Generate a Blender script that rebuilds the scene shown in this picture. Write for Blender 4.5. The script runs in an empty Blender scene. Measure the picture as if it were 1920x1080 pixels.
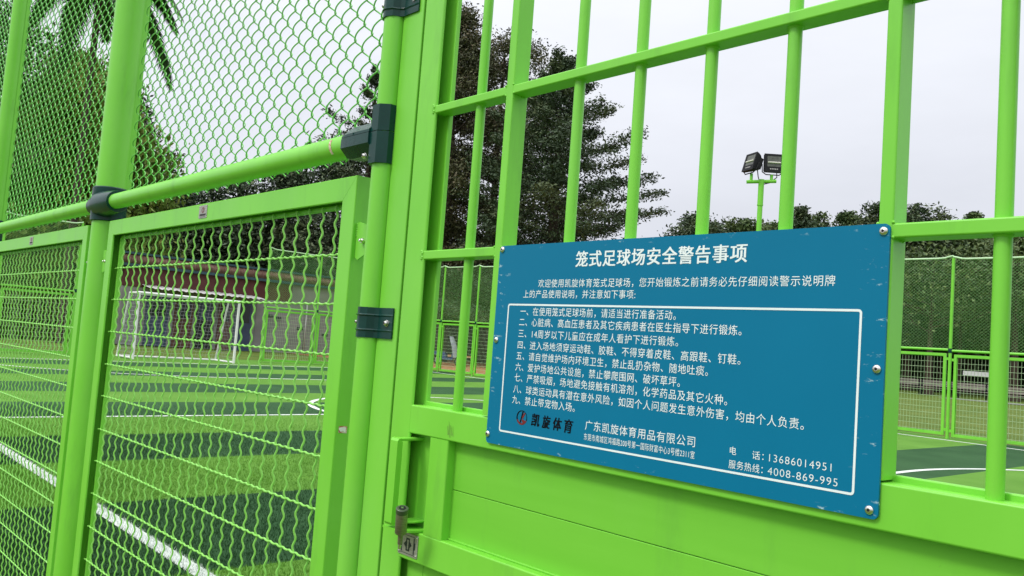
import bpy, math, random
import numpy as np
from mathutils import Matrix, Vector

C = bpy.context.scene.collection
RNG = np.random.default_rng(7)
PI = math.pi

# ------------------------------------------------------------------ camera, sky, sun, exposure
ZO = 1.52            # height of the camera above the pitch; all heights below are relative to the camera
CAM_D = 1.1567       # distance of the camera from the plane of the gate
ROT = np.array([[0.67276155, -0.00284913, -0.73985389],
                [0.73620782, 0.10180722, 0.66905406],
                [0.07341624, -0.99480007, 0.07058953]])
cam_data = bpy.data.cameras.new('camera')
cam = bpy.data.objects.new('camera', cam_data)
C.objects.link(cam)
cam_data.sensor_width = 36.0
cam_data.lens = 1610.0 / 1920.0 * 36.0
cam_data.clip_start = 0.05
cam_data.clip_end = 2000
cm = Matrix.Identity(4)
for i in range(3):
    cm[i][0], cm[i][1], cm[i][2] = ROT[i][0], -ROT[i][1], -ROT[i][2]
cm[0][3], cm[1][3], cm[2][3] = 0.0, -CAM_D, ZO
cam.matrix_world = cm
bpy.context.scene.camera = cam

SUN_EL, SUN_AZ = math.radians(49), math.radians(194)      # azimuth clockwise from +Y
world = bpy.data.worlds.new('World')
bpy.context.scene.world = world
world.use_nodes = True
wt = world.node_tree
wt.nodes.clear()
w_out = wt.nodes.new('ShaderNodeOutputWorld')
w_bg = wt.nodes.new('ShaderNodeBackground')
w_bg.inputs['Strength'].default_value = 0.1
w_sky = wt.nodes.new('ShaderNodeTexSky')
w_sky.sky_type = 'NISHITA'
w_sky.sun_disc = False
w_sky.sun_elevation = SUN_EL
w_sky.sun_rotation = SUN_AZ
w_sky.dust_density = 3.0
w_tc = wt.nodes.new('ShaderNodeTexCoord')
w_sep = wt.nodes.new('ShaderNodeSeparateXYZ')
wt.links.new(w_tc.outputs['Generated'], w_sep.inputs[0])
w_ramp = wt.nodes.new('ShaderNodeValToRGB')          # luminance of the cloud deck against elevation
els = w_ramp.color_ramp.elements
els[0].position, els[0].color = 0.0, (0.60, 0.625, 0.71, 1)
els[1].position, els[1].color = 1.0, (2.3, 2.33, 2.38, 1)
for p_, c_ in ((0.10, (0.69, 0.705, 0.775, 1)), (0.32, (0.85, 0.87, 0.93, 1)), (0.42, (0.95, 0.97, 1.03, 1)), (0.6, (1.5, 1.53, 1.6, 1))):
    e_ = els.new(p_)
    e_.color = c_
wt.links.new(w_sep.outputs['Z'], w_ramp.inputs[0])
w_map = wt.nodes.new('ShaderNodeMapping')
w_map.inputs['Scale'].default_value = (1.5, 1.5, 5.0)
wt.links.new(w_tc.outputs['Generated'], w_map.inputs[0])
w_noise = wt.nodes.new('ShaderNodeTexNoise')
w_noise.inputs['Scale'].default_value = 1.6
w_noise.inputs['Detail'].default_value = 5.0
w_noise.inputs['Roughness'].default_value = 0.55
wt.links.new(w_map.outputs[0], w_noise.inputs['Vector'])
w_mr = wt.nodes.new('ShaderNodeMapRange')
w_mr.inputs['From Min'].default_value = 0.25
w_mr.inputs['From Max'].default_value = 0.75
w_mr.inputs['To Min'].default_value = 9.5
w_mr.inputs['To Max'].default_value = 10.9
wt.links.new(w_noise.outputs['Fac'], w_mr.inputs['Value'])
w_mul = wt.nodes.new('ShaderNodeVectorMath')
w_mul.operation = 'SCALE'
wt.links.new(w_ramp.outputs['Color'], w_mul.inputs[0])
w_x = wt.nodes.new('ShaderNodeMapRange')
w_x.inputs['From Min'].default_value = -0.9
w_x.inputs['From Max'].default_value = 0.1
w_x.inputs['To Min'].default_value = 1.03
w_x.inputs['To Max'].default_value = 0.97
wt.links.new(w_sep.outputs['X'], w_x.inputs['Value'])
w_m2 = wt.nodes.new('ShaderNodeMath')
w_m2.operation = 'MULTIPLY'
wt.links.new(w_mr.outputs[0], w_m2.inputs[0])
wt.links.new(w_x.outputs[0], w_m2.inputs[1])
wt.links.new(w_m2.outputs[0], w_mul.inputs['Scale'])
w_mix = wt.nodes.new('ShaderNodeMix')
w_mix.data_type = 'RGBA'
w_mix.inputs['Factor'].default_value = 0.9           # mostly cloud, a little clear sky through it
wt.links.new(w_sky.outputs[0], w_mix.inputs['A'])
wt.links.new(w_mul.outputs[0], w_mix.inputs['B'])
wt.links.new(w_mix.outputs['Result'], w_bg.inputs['Color'])
wt.links.new(w_bg.outputs[0], w_out.inputs['Surface'])

sun_data = bpy.data.lights.new('sun', 'SUN')
sun_data.energy = 1.5
sun_data.angle = math.radians(12)
sun_data.color = (1.0, 0.97, 0.92)
sun = bpy.data.objects.new('sun', sun_data)
C.objects.link(sun)
sd = Vector((math.sin(SUN_AZ) * math.cos(SUN_EL), math.cos(SUN_AZ) * math.cos(SUN_EL), math.sin(SUN_EL)))
sun.rotation_euler = sd.to_track_quat('Z', 'Y').to_euler()
sun.location = (0, -6, 12)

vs = bpy.context.scene.view_settings
vs.view_transform = 'Standard'
vs.look = 'None'
vs.exposure = 0.13
vs.gamma = 1.0
vs.use_curve_mapping = False


# ------------------------------------------------------------------ helpers
def ground_z(x, y=0.0):
    """height of the pitch (it falls gently towards +X and rises towards the far side)"""
    return -0.0102 * (min(max(x, -30.0), 6.0) + 4.0) + 0.0083 * min(max(y, 0.0), 21.0)


def site(px, py, d):
    """a point of the world seen at 1920x1080 pixel (px,py), d metres away along the ground"""
    p = np.array([px - 960.0, py - 540.0, 1610.0])
    r = ROT @ p
    s = d / math.hypot(r[0], r[1])
    return r[0] * s, r[1] * s - CAM_D, r[2] * s + ZO


class MB:
    """collects pieces into one mesh"""
    def __init__(self):
        self.v, self.f, self.m, self.s, self.n = [], [], [], [], 0

    def add(self, V, F, mi=0, sm=True):
        """sm: one flag for all faces, or a list with one flag per face (False = flat shaded)"""
        V = np.asarray(V, float).reshape(-1, 3)
        self.v.append(V)
        for q in F:
            self.f.append(tuple(int(i) + self.n for i in q))
            self.m.append(mi)
        self.s += list(sm) if isinstance(sm, list) else [sm] * len(F)
        self.n += len(V)

    def box(self, x0, x1, y0, y1, z0, z1, mi=0):
        V = [(x, y, z) for x in (x0, x1) for y in (y0, y1) for z in (z0, z1)]
        self.add(V, [(0, 1, 3, 2), (4, 6, 7, 5), (0, 4, 5, 1), (2, 3, 7, 6), (0, 2, 6, 4), (1, 5, 7, 3)], mi, False)

    def bar(self, axis, l0, l1, a0, a1, b0, b1, r=0.003, seg=3, mi=0, miter0=0.0, miter1=0.0):
        """square tube with rounded edges; (a,b) are the two other axes in xyz order.
        miter: slope of the end cut against axis a (mitred corners)"""
        pr = []
        for cx, cy, t0 in ((a1 - r, b1 - r, 0), (a0 + r, b1 - r, PI / 2), (a0 + r, b0 + r, PI), (a1 - r, b0 + r, 1.5 * PI)):
            for k in range(seg + 1):
                t = t0 + PI / 2 * k / seg
                pr.append((cx + r * math.cos(t), cy + r * math.sin(t)))
        n = len(pr)
        V = []
        for l, mt in ((l0, miter0), (l1, miter1)):
            for a, b in pr:
                L = l + mt * (a - a0)
                V.append({'x': (L, a, b), 'y': (a, L, b), 'z': (a, b, L)}[axis])
        F = [(i, (i + 1) % n, n + (i + 1) % n, n + i) for i in range(n)]
        F += [tuple(range(n))[::-1], tuple(range(n, 2 * n))]
        self.add(V, F, mi, [(i % (seg + 1)) != seg for i in range(n)] + [False, False])

    def sweep(self, P, r, n=8, mi=0, cap=True, ref=(0, 0, 1)):
        """tube along a path; r a number or one radius per point"""
        P = np.asarray(P, float)
        k = len(P)
        T = np.gradient(P, axis=0)
        T /= np.linalg.norm(T, axis=1)[:, None] + 1e-12
        ref = np.asarray(ref, float)
        A = np.cross(T, ref)
        bad = np.linalg.norm(A, axis=1) < 1e-3
        if bad.any():
            A[bad] = np.cross(T[bad], np.array([1.0, 0.03, 0]))
        A /= np.linalg.norm(A, axis=1)[:, None]
        B = np.cross(T, A)
        r = np.broadcast_to(np.asarray(r, float), (k,))
        t = np.arange(n) * 2 * PI / n
        V = P[:, None, :] + r[:, None, None] * (np.cos(t)[None, :, None] * A[:, None, :] + np.sin(t)[None, :, None] * B[:, None, :])
        F = []
        for i in range(k - 1):
            for j in range(n):
                F.append((i * n + j, i * n + (j + 1) % n, (i + 1) * n + (j + 1) % n, (i + 1) * n + j))
        if cap:
            F.append(tuple(range(n))[::-1])
            F.append(tuple(range((k - 1) * n, k * n)))
        self.add(V.reshape(-1, 3), F, mi, [True] * ((k - 1) * n) + ([False, False] if cap else []))

    def lathe(self, prof, center, axis='z', n=24, mi=0):
        """prof: list of (radius, height)"""
        V, F = [], []
        for (r, h) in prof:
            for k in range(n):
                t = 2 * PI * k / n
                a, b = r * math.cos(t), r * math.sin(t)
                p = {'z': (a, b, h), 'y': (a, h, b), 'x': (h, a, b)}[axis]
                V.append((p[0] + center[0], p[1] + center[1], p[2] + center[2]))
        for i in range(len(prof) - 1):
            for k in range(n):
                F.append((i * n + k, i * n + (k + 1) % n, (i + 1) * n + (k + 1) % n, (i + 1) * n + k))
        F.append(tuple(range(n))[::-1])
        F.append(tuple(range((len(prof) - 1) * n, len(prof) * n)))
        self.add(V, F, mi, [True] * (len(F) - 2) + [False, False])

    def poly(self, pts, d, axis='y', mi=0):
        """flat polygon pts (2D) extruded between d[0] and d[1] along axis"""
        n = len(pts)
        V = []
        for q in d:
            for a, b in pts:
                V.append({'y': (a, q, b), 'z': (a, b, q), 'x': (q, a, b)}[axis])
        F = [tuple(range(n)), tuple(range(n, 2 * n))[::-1]] + [(i, n + i, n + (i + 1) % n, (i + 1) % n) for i in range(n)]
        self.add(V, F, mi, False)

    def mesh(self, name, mats, smooth=True, angle=40, recalc=True):
        me = bpy.data.meshes.new(name)
        V = np.concatenate(self.v) if self.v else np.zeros((0, 3))
        me.from_pydata(V.tolist(), [], self.f)
        for m in (mats if isinstance(mats, (list, tuple)) else [mats]):
            me.materials.append(m)
        if any(self.m):
            me.polygons.foreach_set('material_index', self.m)
        if recalc:
            import bmesh
            b = bmesh.new()
            b.from_mesh(me)
            bmesh.ops.recalc_face_normals(b, faces=b.faces)
            b.to_mesh(me)
            b.free()
        if smooth:
            me.shade_smooth()
            me.set_sharp_from_angle(angle=math.radians(angle))
            me.polygons.foreach_set('use_smooth', self.s)
        me.update()
        return me


def link(name, me, parent=None, loc=None):
    o = bpy.data.objects.new(name, me)
    C.objects.link(o)
    if parent is not None:
        o.parent = parent
    if loc is not None:
        o.location = loc
    return o


def part(name, mb, mats, parent=None, **k):
    return link(name, mb.mesh(name, mats, **k), parent)


def tag(o, label, cat, group=None, kind=None):
    if label:
        o['label'] = label
    if cat:
        o['category'] = cat
    if group:
        o['group'] = group
    if kind:
        o['kind'] = kind
    return o


def thing(name, label, cat, loc=(0, 0, 0), rz=0.0, group=None):
    o = bpy.data.objects.new(name, None)
    C.objects.link(o)
    o.location = loc
    o.rotation_euler = (0, 0, rz)
    o.empty_display_size = 0.1
    return tag(o, label, cat, group)


def copy_part(src, parent, loc=None):
    c = src.copy()
    C.objects.link(c)
    c.parent = parent
    if loc is not None:
        c.location = loc
    for ch in src.children:
        d = ch.copy()
        C.objects.link(d)
        d.parent = c
    return c


# ------------------------------------------------------------------ materials
def new_mat(name):
    m = bpy.data.materials.new(name)
    m.use_nodes = True
    return m, m.node_tree, m.node_tree.nodes['Principled BSDF']


def noise_mat(name, c1, c2, scale=8, rough=0.5, spec=0.5, bump=0.0, bump_scale=60, stretch=None, coat=0.0, detail=4, lo=0.35, hi=0.65, metal=0.0, rough_var=0.0, bump_dist=0.002, dirt=0.0):
    m, nt, bs = new_mat(name)
    tc = nt.nodes.new('ShaderNodeTexCoord')
    vec = tc.outputs['Object']
    if stretch:
        mp = nt.nodes.new('ShaderNodeMapping')
        mp.inputs['Scale'].default_value = stretch
        nt.links.new(vec, mp.inputs[0])
        vec = mp.outputs[0]
    n = nt.nodes.new('ShaderNodeTexNoise')
    n.inputs['Scale'].default_value = scale
    n.inputs['Detail'].default_value = detail
    nt.links.new(vec, n.inputs['Vector'])
    mr = nt.nodes.new('ShaderNodeMapRange')
    mr.inputs['From Min'].default_value = lo
    mr.inputs['From Max'].default_value = hi
    nt.links.new(n.outputs['Fac'], mr.inputs['Value'])
    mx = nt.nodes.new('ShaderNodeMix')
    mx.data_type = 'RGBA'
    mx.inputs['A'].default_value = (*c1, 1)
    mx.inputs['B'].default_value = (*c2, 1)
    nt.links.new(mr.outputs[0], mx.inputs['Factor'])
    col = mx.outputs['Result']
    if dirt:
        for (sc_, st_, lo_, hi_, dc, amt) in ((14, (1.0, 1.0, 0.22), 0.56, 0.74, (0.12, 0.36, 0.05), dirt), (95, (1, 1, 0.6), 0.70, 0.76, (0.10, 0.16, 0.05), min(1, dirt * 1.3)), (3.2, (1, 1, 0.5), 0.5, 0.75, (0.26, 0.60, 0.13), dirt * 0.7)):
            mp_ = nt.nodes.new('ShaderNodeMapping')
            mp_.inputs['Scale'].default_value = st_
            nt.links.new(tc.outputs['Object'], mp_.inputs[0])
            nd = nt.nodes.new('ShaderNodeTexNoise')
            nd.inputs['Scale'].default_value = sc_
            nd.inputs['Detail'].default_value = 7
            nd.inputs['Roughness'].default_value = 0.62
            nt.links.new(mp_.outputs[0], nd.inputs['Vector'])
            rd = nt.nodes.new('ShaderNodeMapRange')
            rd.inputs['From Min'].default_value = lo_
            rd.inputs['From Max'].default_value = hi_
            rd.inputs['To Max'].default_value = amt
            nt.links.new(nd.outputs['Fac'], rd.inputs['Value'])
            mxd = nt.nodes.new('ShaderNodeMix')
            mxd.data_type = 'RGBA'
            mxd.inputs['B'].default_value = (*dc, 1)
            nt.links.new(col, mxd.inputs['A'])
            nt.links.new(rd.outputs[0], mxd.inputs['Factor'])
            col = mxd.outputs['Result']
    nt.links.new(col, bs.inputs['Base Color'])
    bs.inputs['Roughness'].default_value = rough
    bs.inputs['Specular IOR Level'].default_value = spec
    bs.inputs['Metallic'].default_value = metal
    bs.inputs['Coat Weight'].default_value = coat
    if rough_var:
        rr = nt.nodes.new('ShaderNodeMapRange')
        rr.inputs['To Min'].default_value = rough - rough_var
        rr.inputs['To Max'].default_value = rough + rough_var
        nt.links.new(n.outputs['Fac'], rr.inputs['Value'])
        nt.links.new(rr.outputs[0], bs.inputs['Roughness'])
    if bump:
        n2 = nt.nodes.new('ShaderNodeTexNoise')
        n2.inputs['Scale'].default_value = bump_scale
        n2.inputs['Detail'].default_value = 3
        nt.links.new(vec, n2.inputs['Vector'])
        bp = nt.nodes.new('ShaderNodeBump')
        bp.inputs['Strength'].default_value = bump
        bp.inputs['Distance'].default_value = bump_dist
        nt.links.new(n2.outputs['Fac'], bp.inputs['Height'])
        nt.links.new(bp.outputs[0], bs.inputs['Normal'])
    return m


GREEN_A, GREEN_B = (0.175, 0.570, 0.042), (0.200, 0.615, 0.052)
M_GREEN = noise_mat('green_paint', GREEN_A, GREEN_B, scale=5, rough=0.36, spec=0.45, bump=0.10, bump_scale=45, rough_var=0.10, stretch=(1, 1, 0.5), dirt=0.42)
M_BOARD = noise_mat('green_board_paint', (0.165, 0.535, 0.040), (0.188, 0.575, 0.048), scale=9, rough=0.42, spec=0.4, bump=0.16, bump_scale=30, rough_var=0.10, stretch=(0.12, 1, 1.6), dirt=0.30)
M_WIRE = noise_mat('green_wire_coating', (0.225, 0.590, 0.085), (0.275, 0.650, 0.125), scale=40, rough=0.38, spec=0.5)
M_CHAIN = noise_mat('green_chain_coating', (0.130, 0.500, 0.070), (0.170, 0.560, 0.095), scale=40, rough=0.32, spec=0.5)
M_DARKG = noise_mat('dark_green_plastic', (0.003, 0.036, 0.031), (0.005, 0.046, 0.039), scale=20, rough=0.26, spec=0.3, bump=0.15, bump_scale=70)
M_SILVER = noise_mat('stainless_steel', (0.62, 0.60, 0.57), (0.78, 0.76, 0.73), scale=60, rough=0.22, metal=1.0)
M_DIMSTEEL = noise_mat('dull_steel', (0.36, 0.35, 0.32), (0.48, 0.47, 0.44), scale=50, rough=0.42, metal=0.6, stretch=(1, 1, 6))
M_BRONZE = noise_mat('brown_steel', (0.22, 0.19, 0.15), (0.30, 0.265, 0.215), scale=80, rough=0.38, metal=0.6, stretch=(1, 1, 6))
M_BLACK = noise_mat('black_metal', (0.008, 0.008, 0.010), (0.014, 0.014, 0.017), scale=30, rough=0.6, spec=0.2)
M_DARKMARK = noise_mat('dark_print', (0.010, 0.022, 0.020), (0.016, 0.032, 0.028), scale=30, rough=0.5)
M_WHITE = noise_mat('white_paint', (0.74, 0.74, 0.72), (0.82, 0.82, 0.80), scale=12, rough=0.5)
M_LETTER = noise_mat('white_sign_ink', (0.74, 0.83, 0.85), (0.82, 0.88, 0.90), scale=12, rough=0.4)
M_INK = noise_mat('black_sign_ink', (0.003, 0.004, 0.007), (0.006, 0.007, 0.011), scale=30, rough=0.6, spec=0.08)
M_RED = noise_mat('red_sign_ink', (0.16, 0.010, 0.014), (0.20, 0.016, 0.02), scale=30, rough=0.4)
M_STICKER = noise_mat('torn_sticker', (0.62, 0.55, 0.42), (0.45, 0.10, 0.06), scale=90, rough=0.7, lo=0.46, hi=0.6)
M_SMUDGE = noise_mat('dirt_smudge', (0.16, 0.34, 0.055), (0.19, 0.50, 0.055), scale=60, rough=0.6, stretch=(2, 1, 0.5))


def sign_mat():
    """blue enamel with pale scuffs near the rim"""
    m, nt, bs = new_mat('blue_sign_enamel')
    tc = nt.nodes.new('ShaderNodeTexCoord')
    n = nt.nodes.new('ShaderNodeTexNoise')
    n.inputs['Scale'].default_value = 6
    n.inputs['Detail'].default_value = 6
    nt.links.new(tc.outputs['Object'], n.inputs['Vector'])
    mx = nt.nodes.new('ShaderNodeMix')
    mx.data_type = 'RGBA'
    mx.inputs['A'].default_value = (0.0015, 0.150, 0.285, 1)
    mx.inputs['B'].default_value = (0.002, 0.172, 0.318, 1)
    nt.links.new(n.outputs['Fac'], mx.inputs['Factor'])
    # rim mask from object coordinates (board is 0.8 x 0.4 about its centre)
    sp = nt.nodes.new('ShaderNodeSeparateXYZ')
    nt.links.new(tc.outputs['Object'], sp.inputs[0])

    def edge(out, half, w):
        a = nt.nodes.new('ShaderNodeMath')
        a.operation = 'ABSOLUTE'
        nt.links.new(out, a.inputs[0])
        r = nt.nodes.new('ShaderNodeMapRange')
        r.inputs['From Min'].default_value = half - w
        r.inputs['From Max'].default_value = half
        nt.links.new(a.outputs[0], r.inputs['Value'])
        return r.outputs[0]
    mxm = nt.nodes.new('ShaderNodeMath')
    mxm.operation = 'MAXIMUM'
    nt.links.new(edge(sp.outputs['X'], 0.4, 0.045), mxm.inputs[0])
    nt.links.new(edge(sp.outputs['Z'], 0.2, 0.012), mxm.inputs[1])
    sc = nt.nodes.new('ShaderNodeTexNoise')
    sc.inputs['Scale'].default_value = 55
    sc.inputs['Detail'].default_value = 6
    sc.inputs['Roughness'].default_value = 0.7
    mp = nt.nodes.new('ShaderNodeMapping')
    mp.inputs['Rotation'].default_value = (0, 0.5, 0)
    mp.inputs['Scale'].default_value = (0.6, 1, 1.7)
    nt.links.new(tc.outputs['Object'], mp.inputs[0])
    nt.links.new(mp.outputs[0], sc.inputs['Vector'])
    th = nt.nodes.new('ShaderNodeMapRange')
    th.inputs['From Min'].default_value = 0.60
    th.inputs['From Max'].default_value = 0.66
    nt.links.new(sc.outputs['Fac'], th.inputs['Value'])
    ml = nt.nodes.new('ShaderNodeMath')
    ml.operation = 'MULTIPLY'
    nt.links.new(th.outputs[0], ml.inputs[0])
    nt.links.new(mxm.outputs[0], ml.inputs[1])
    m2 = nt.nodes.new('ShaderNodeMix')
    m2.data_type = 'RGBA'
    m2.inputs['B'].default_value = (0.42, 0.60, 0.66, 1)
    nt.links.new(mx.outputs['Result'], m2.inputs['A'])
    nt.links.new(ml.outputs[0], m2.inputs['Factor'])
    nt.links.new(m2.outputs['Result'], bs.inputs['Base Color'])
    bs.inputs['Roughness'].default_value = 0.36
    bs.inputs['Specular IOR Level'].default_value = 0.16
    return m


M_SIGN = sign_mat()


def turf(name, a, b):
    return noise_mat(name, a, b, scale=1.1, rough=0.85, spec=0.15, bump=0.7, bump_scale=160, detail=12, bump_dist=0.01, lo=0.3, hi=0.7)


M_TURF_L = turf('light_turf', (0.085, 0.215, 0.024), (0.115, 0.265, 0.036))
M_TURF_D = turf('dark_turf', (0.021, 0.072, 0.023), (0.032, 0.094, 0.032))
M_TURF_W = turf('white_turf', (0.55, 0.60, 0.55), (0.70, 0.74, 0.70))
M_FIB_L = turf('light_fibre', (0.105, 0.255, 0.028), (0.150, 0.330, 0.046))
M_FIB_D = turf('dark_fibre', (0.022, 0.074, 0.024), (0.036, 0.100, 0.034))
M_GRASS = noise_mat('park_grass', (0.075, 0.125, 0.022), (0.125, 0.165, 0.035), scale=1.2, rough=0.9, spec=0.1, bump=0.6, bump_scale=25, detail=9, bump_dist=0.05)
M_EARTH = noise_mat('bare_earth', (0.24, 0.115, 0.045), (0.34, 0.18, 0.085), scale=3, rough=0.95, spec=0.1, bump=0.5, bump_scale=20, detail=9, bump_dist=0.03)
M_PATH = noise_mat('grey_paving', (0.15, 0.145, 0.15), (0.21, 0.205, 0.21), scale=2, rough=0.85)
M_BARK = noise_mat('bark', (0.045, 0.034, 0.026), (0.085, 0.066, 0.050), scale=7, rough=0.95, spec=0.1, bump=0.7, bump_scale=12, stretch=(1, 1, 0.25), bump_dist=0.04)


def leaf(name, c):
    m = noise_mat(name, tuple(x * 0.8 for x in c), tuple(x * 1.2 for x in c), scale=1.5, rough=0.6, spec=0.3)
    return m


LEAF = {
    'olive': [leaf('leaf_olive_a', (0.052, 0.060, 0.024)), leaf('leaf_olive_b', (0.078, 0.084, 0.032)), leaf('leaf_olive_c', (0.105, 0.088, 0.045))],
    'dark': [leaf('leaf_dark_a', (0.036, 0.062, 0.028)), leaf('leaf_dark_b', (0.055, 0.088, 0.038)), leaf('leaf_dark_c', (0.088, 0.115, 0.050))],
    'mid': [leaf('leaf_mid_a', (0.042, 0.078, 0.022)), leaf('leaf_mid_b', (0.066, 0.108, 0.030)), leaf('leaf_mid_c', (0.100, 0.140, 0.042))],
    'yellow': [leaf('leaf_yellow_a', (0.105, 0.180, 0.022)), leaf('leaf_yellow_b', (0.160, 0.230, 0.030)), leaf('leaf_yellow_c', (0.185, 0.210, 0.036))],
    'palm': [leaf('leaf_palm_a', (0.028, 0.066, 0.026)), leaf('leaf_palm_b', (0.045, 0.090, 0.034)), leaf('leaf_palm_c', (0.075, 0.120, 0.045))],
}

# ------------------------------------------------------------------ ground, pitch, markings
gx = [-900, -300, -120, -60, -30, -20, -10, 6, 30, 80, 300, 900]
gy = [-300, -60, -10, 0, 7, 14, 21, 40, 90, 300, 900]
mb = MB()
V = [(x, y, ground_z(x, y) - 0.012) for x in gx for y in gy]
F = [(i * len(gy) + j, (i + 1) * len(gy) + j, (i + 1) * len(gy) + j + 1, i * len(gy) + j + 1) for i in range(len(gx) - 1) for j in range(len(gy) - 1)]
mb.add(V, F)
tag(part('ground', mb, M_GRASS, smooth=False), 'park grass round the pitch', None, kind='structure')


def sheet(name, pts, h, mat, label):
    """flat sheet following the fall of the ground"""
    mb = MB()
    mb.add([(x, y, ground_z(x, y) + h) for x, y in pts], [tuple(range(len(pts)))])
    return tag(part(name, mb, mat, smooth=False), label, None, kind='structure')


mb = MB()
for pts in ([(-30, 20.6), (-14, 20.6), (-20, 34), (-30, 44)], [(-72, 20.6), (-30, 20.6), (-30, 44), (-40, 62), (-72, 62)]):
    mb.add([(x, y, ground_z(x, max(y, 21)) - 0.004) for x, y in pts], [tuple(range(len(pts)))])
tag(part('bare_earth', mb, M_EARTH, smooth=False), 'brown bare earth beyond the far fence', None, kind='structure')
pA, pB = site(1500, 738, 66), site(2200, 790, 66)
pC, pD = site(2200, 790, 72), site(1500, 738, 72)
sheet('path', [(p[0], p[1]) for p in (pA, pB, pC, pD)], 0.0, M_PATH, 'grey paved path in the park')

# stripes of the artificial turf: x of each edge at y=0 and y=20
EDGES = [(-25.7, -27.6), (-24.0, -26.1), (-22.2, -24.0), (-20.75, -22.2), (-18.8, -20.1), (-16.85, -17.7), (-15.1, -15.5),
         (-13.05, -13.6), (-11.2, -11.4), (-9.33, -9.2), (-7.34, -7.0), (-5.17, -5.05)] + [(-3.1 + 2.05 * i, -3.1 + 2.05 * i) for i in range(7)]
COLS = [1, 0, 1, 0, 1, 0, 1, 0, 1, 0, 1, 0, 1, 0, 1, 0, 1, 0]
mb = MB()
edges = [(-30.6, -30.6)] + EDGES
cols = [0] + COLS
ys = [-0.2, 0.0, 2.0, 5, 10, 15, 20.3]
for i in range(len(edges) - 1):
    for j in range(len(ys) - 1):
        q = []
        for (e, y) in ((edges[i], ys[j]), (edges[i + 1], ys[j]), (edges[i + 1], ys[j + 1]), (edges[i], ys[j + 1])):
            x = e[0] + (e[1] - e[0]) * y / 20.0
            q.append((x, y, ground_z(x, y)))
        mb.add(q, [(0, 1, 2, 3)], cols[i])
tag(part('artificial_turf', mb, [M_TURF_L, M_TURF_D], smooth=False), 'striped light and dark green artificial turf', None, kind='structure')


def edge_x(i, y):
    e = EDGES[i]
    return e[0] + (e[1] - e[0]) * y / 20.0


mb = MB()


def line(pts, w):
    pts = np.array(pts, float)
    T = np.gradient(pts, axis=0)
    T /= np.linalg.norm(T, axis=1)[:, None]
    N = np.stack([-T[:, 1], T[:, 0]], 1) * w / 2
    V = []
    for p, n in zip(pts, N):
        for s in (-1, 1):
            x, y = p + s * n
            V.append((x, y, ground_z(x, y) + 0.004))
    mb.add(V, [(2 * i, 2 * i + 1, 2 * i + 3, 2 * i + 2) for i in range(len(pts) - 1)])


line([(x, 1.12) for x in np.linspace(-26.5, 6, 40)], 0.11)               # near touchline
line([(x, 19.27) for x in np.linspace(-27.5, 6, 40)], 0.11)              # far touchline
line([(edge_x(7, y) + 0.02, y) for y in np.linspace(1.18, 19.2, 12)], 0.11)      # halfway line
line([(-26.1 - 0.085 * y, y) for y in np.linspace(1.18, 19.2, 8)], 0.11)  # goal line
line([(-13.3 + 3.4 * math.cos(t), 10.3 + 3.4 * math.sin(t)) for t in np.linspace(0, 2 * PI, 100)], 0.11)
for sx, gl, st in ((1, -26.8, -21.3), (-1, 0.0, -5.58)):
    rr_ = abs(st - gl)
    pen = [(gl + sx * rr_ * math.cos(t), 8.3 + rr_ * math.sin(t)) for t in np.linspace(-PI / 2, 0, 24)]
    pen += [(gl + sx * rr_ * math.cos(t), 12.2 + rr_ * math.sin(t)) for t in np.linspace(0, PI / 2, 24)]
    line(pen, 0.11)
tag(part('pitch_markings', mb, M_TURF_W, smooth=False, recalc=False), 'white lines painted on the artificial turf', None, kind='structure')

# turf fibres close to the fence, where single fibres can be seen
n = 480000
bx = RNG.uniform(-15.0, -3.2, n)
by = -0.1 + 8.0 * RNG.uniform(0, 1, n) ** 1.9
keep = RNG.uniform(0, 1, n) < np.clip(1.15 - by / 7.6, 0, 1) * np.clip((bx + 15.0) / 4.0, 0, 1)
bx, by = bx[keep], by[keep]
n = len(bx)
bz = -0.0102 * (bx + 4.0) + 0.0083 * np.maximum(by, 0)
wob = RNG.normal(0, 0.010, n)
white = np.abs(by + wob - 1.12) < 0.057
ei = np.zeros(n, int)
for i, e in enumerate(EDGES):
    ei += (bx + wob > e[0] + (e[1] - e[0]) * by / 20.0).astype(int)
mi = np.array(cols)[np.clip(ei, 0, len(cols) - 1)]
mi = np.where(white, 2, mi)
h = RNG.uniform(0.012, 0.030, n)
a = RNG.uniform(0, 2 * PI, n)
w = RNG.uniform(0.0016, 0.0034, n)
lean = RNG.uniform(0.002, 0.016, n)
la = RNG.uniform(0, 2 * PI, n)
Vb = np.zeros((n, 3, 3))
Vb[:, 0] = np.stack([bx - w * np.cos(a), by - w * np.sin(a), bz], 1)
Vb[:, 1] = np.stack([bx + w * np.cos(a), by + w * np.sin(a), bz], 1)
Vb[:, 2] = np.stack([bx + lean * np.cos(la), by + lean * np.sin(la), bz + h], 1)


def fast_mesh(name, V, k, mats, mi=None):
    """mesh of separate k-gons from an array (n,k,3)"""
    n = len(V)
    me = bpy.data.meshes.new(name)
    me.vertices.add(n * k)
    me.vertices.foreach_set('co', V.reshape(-1).astype(np.float32))
    me.loops.add(n * k)
    me.loops.foreach_set('vertex_index', np.arange(n * k, dtype=np.int32))
    me.polygons.add(n)
    me.polygons.foreach_set('loop_start', np.arange(0, n * k, k, dtype=np.int32))
    for m in mats:
        me.materials.append(m)
    if mi is not None:
        me.polygons.foreach_set('material_index', np.asarray(mi, np.int32))
    me.update()
    me.validate()
    return me


tag(link('turf_fibres', fast_mesh('turf_fibres', Vb, 3, [M_FIB_L, M_FIB_D, M_TURF_W], mi)), 'short turf fibres along the touchline by the fence', 'turf', kind='stuff')


# ------------------------------------------------------------------ fence components (z relative to the camera, shifted by ZO)
def zz(z):
    return z + ZO


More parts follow.
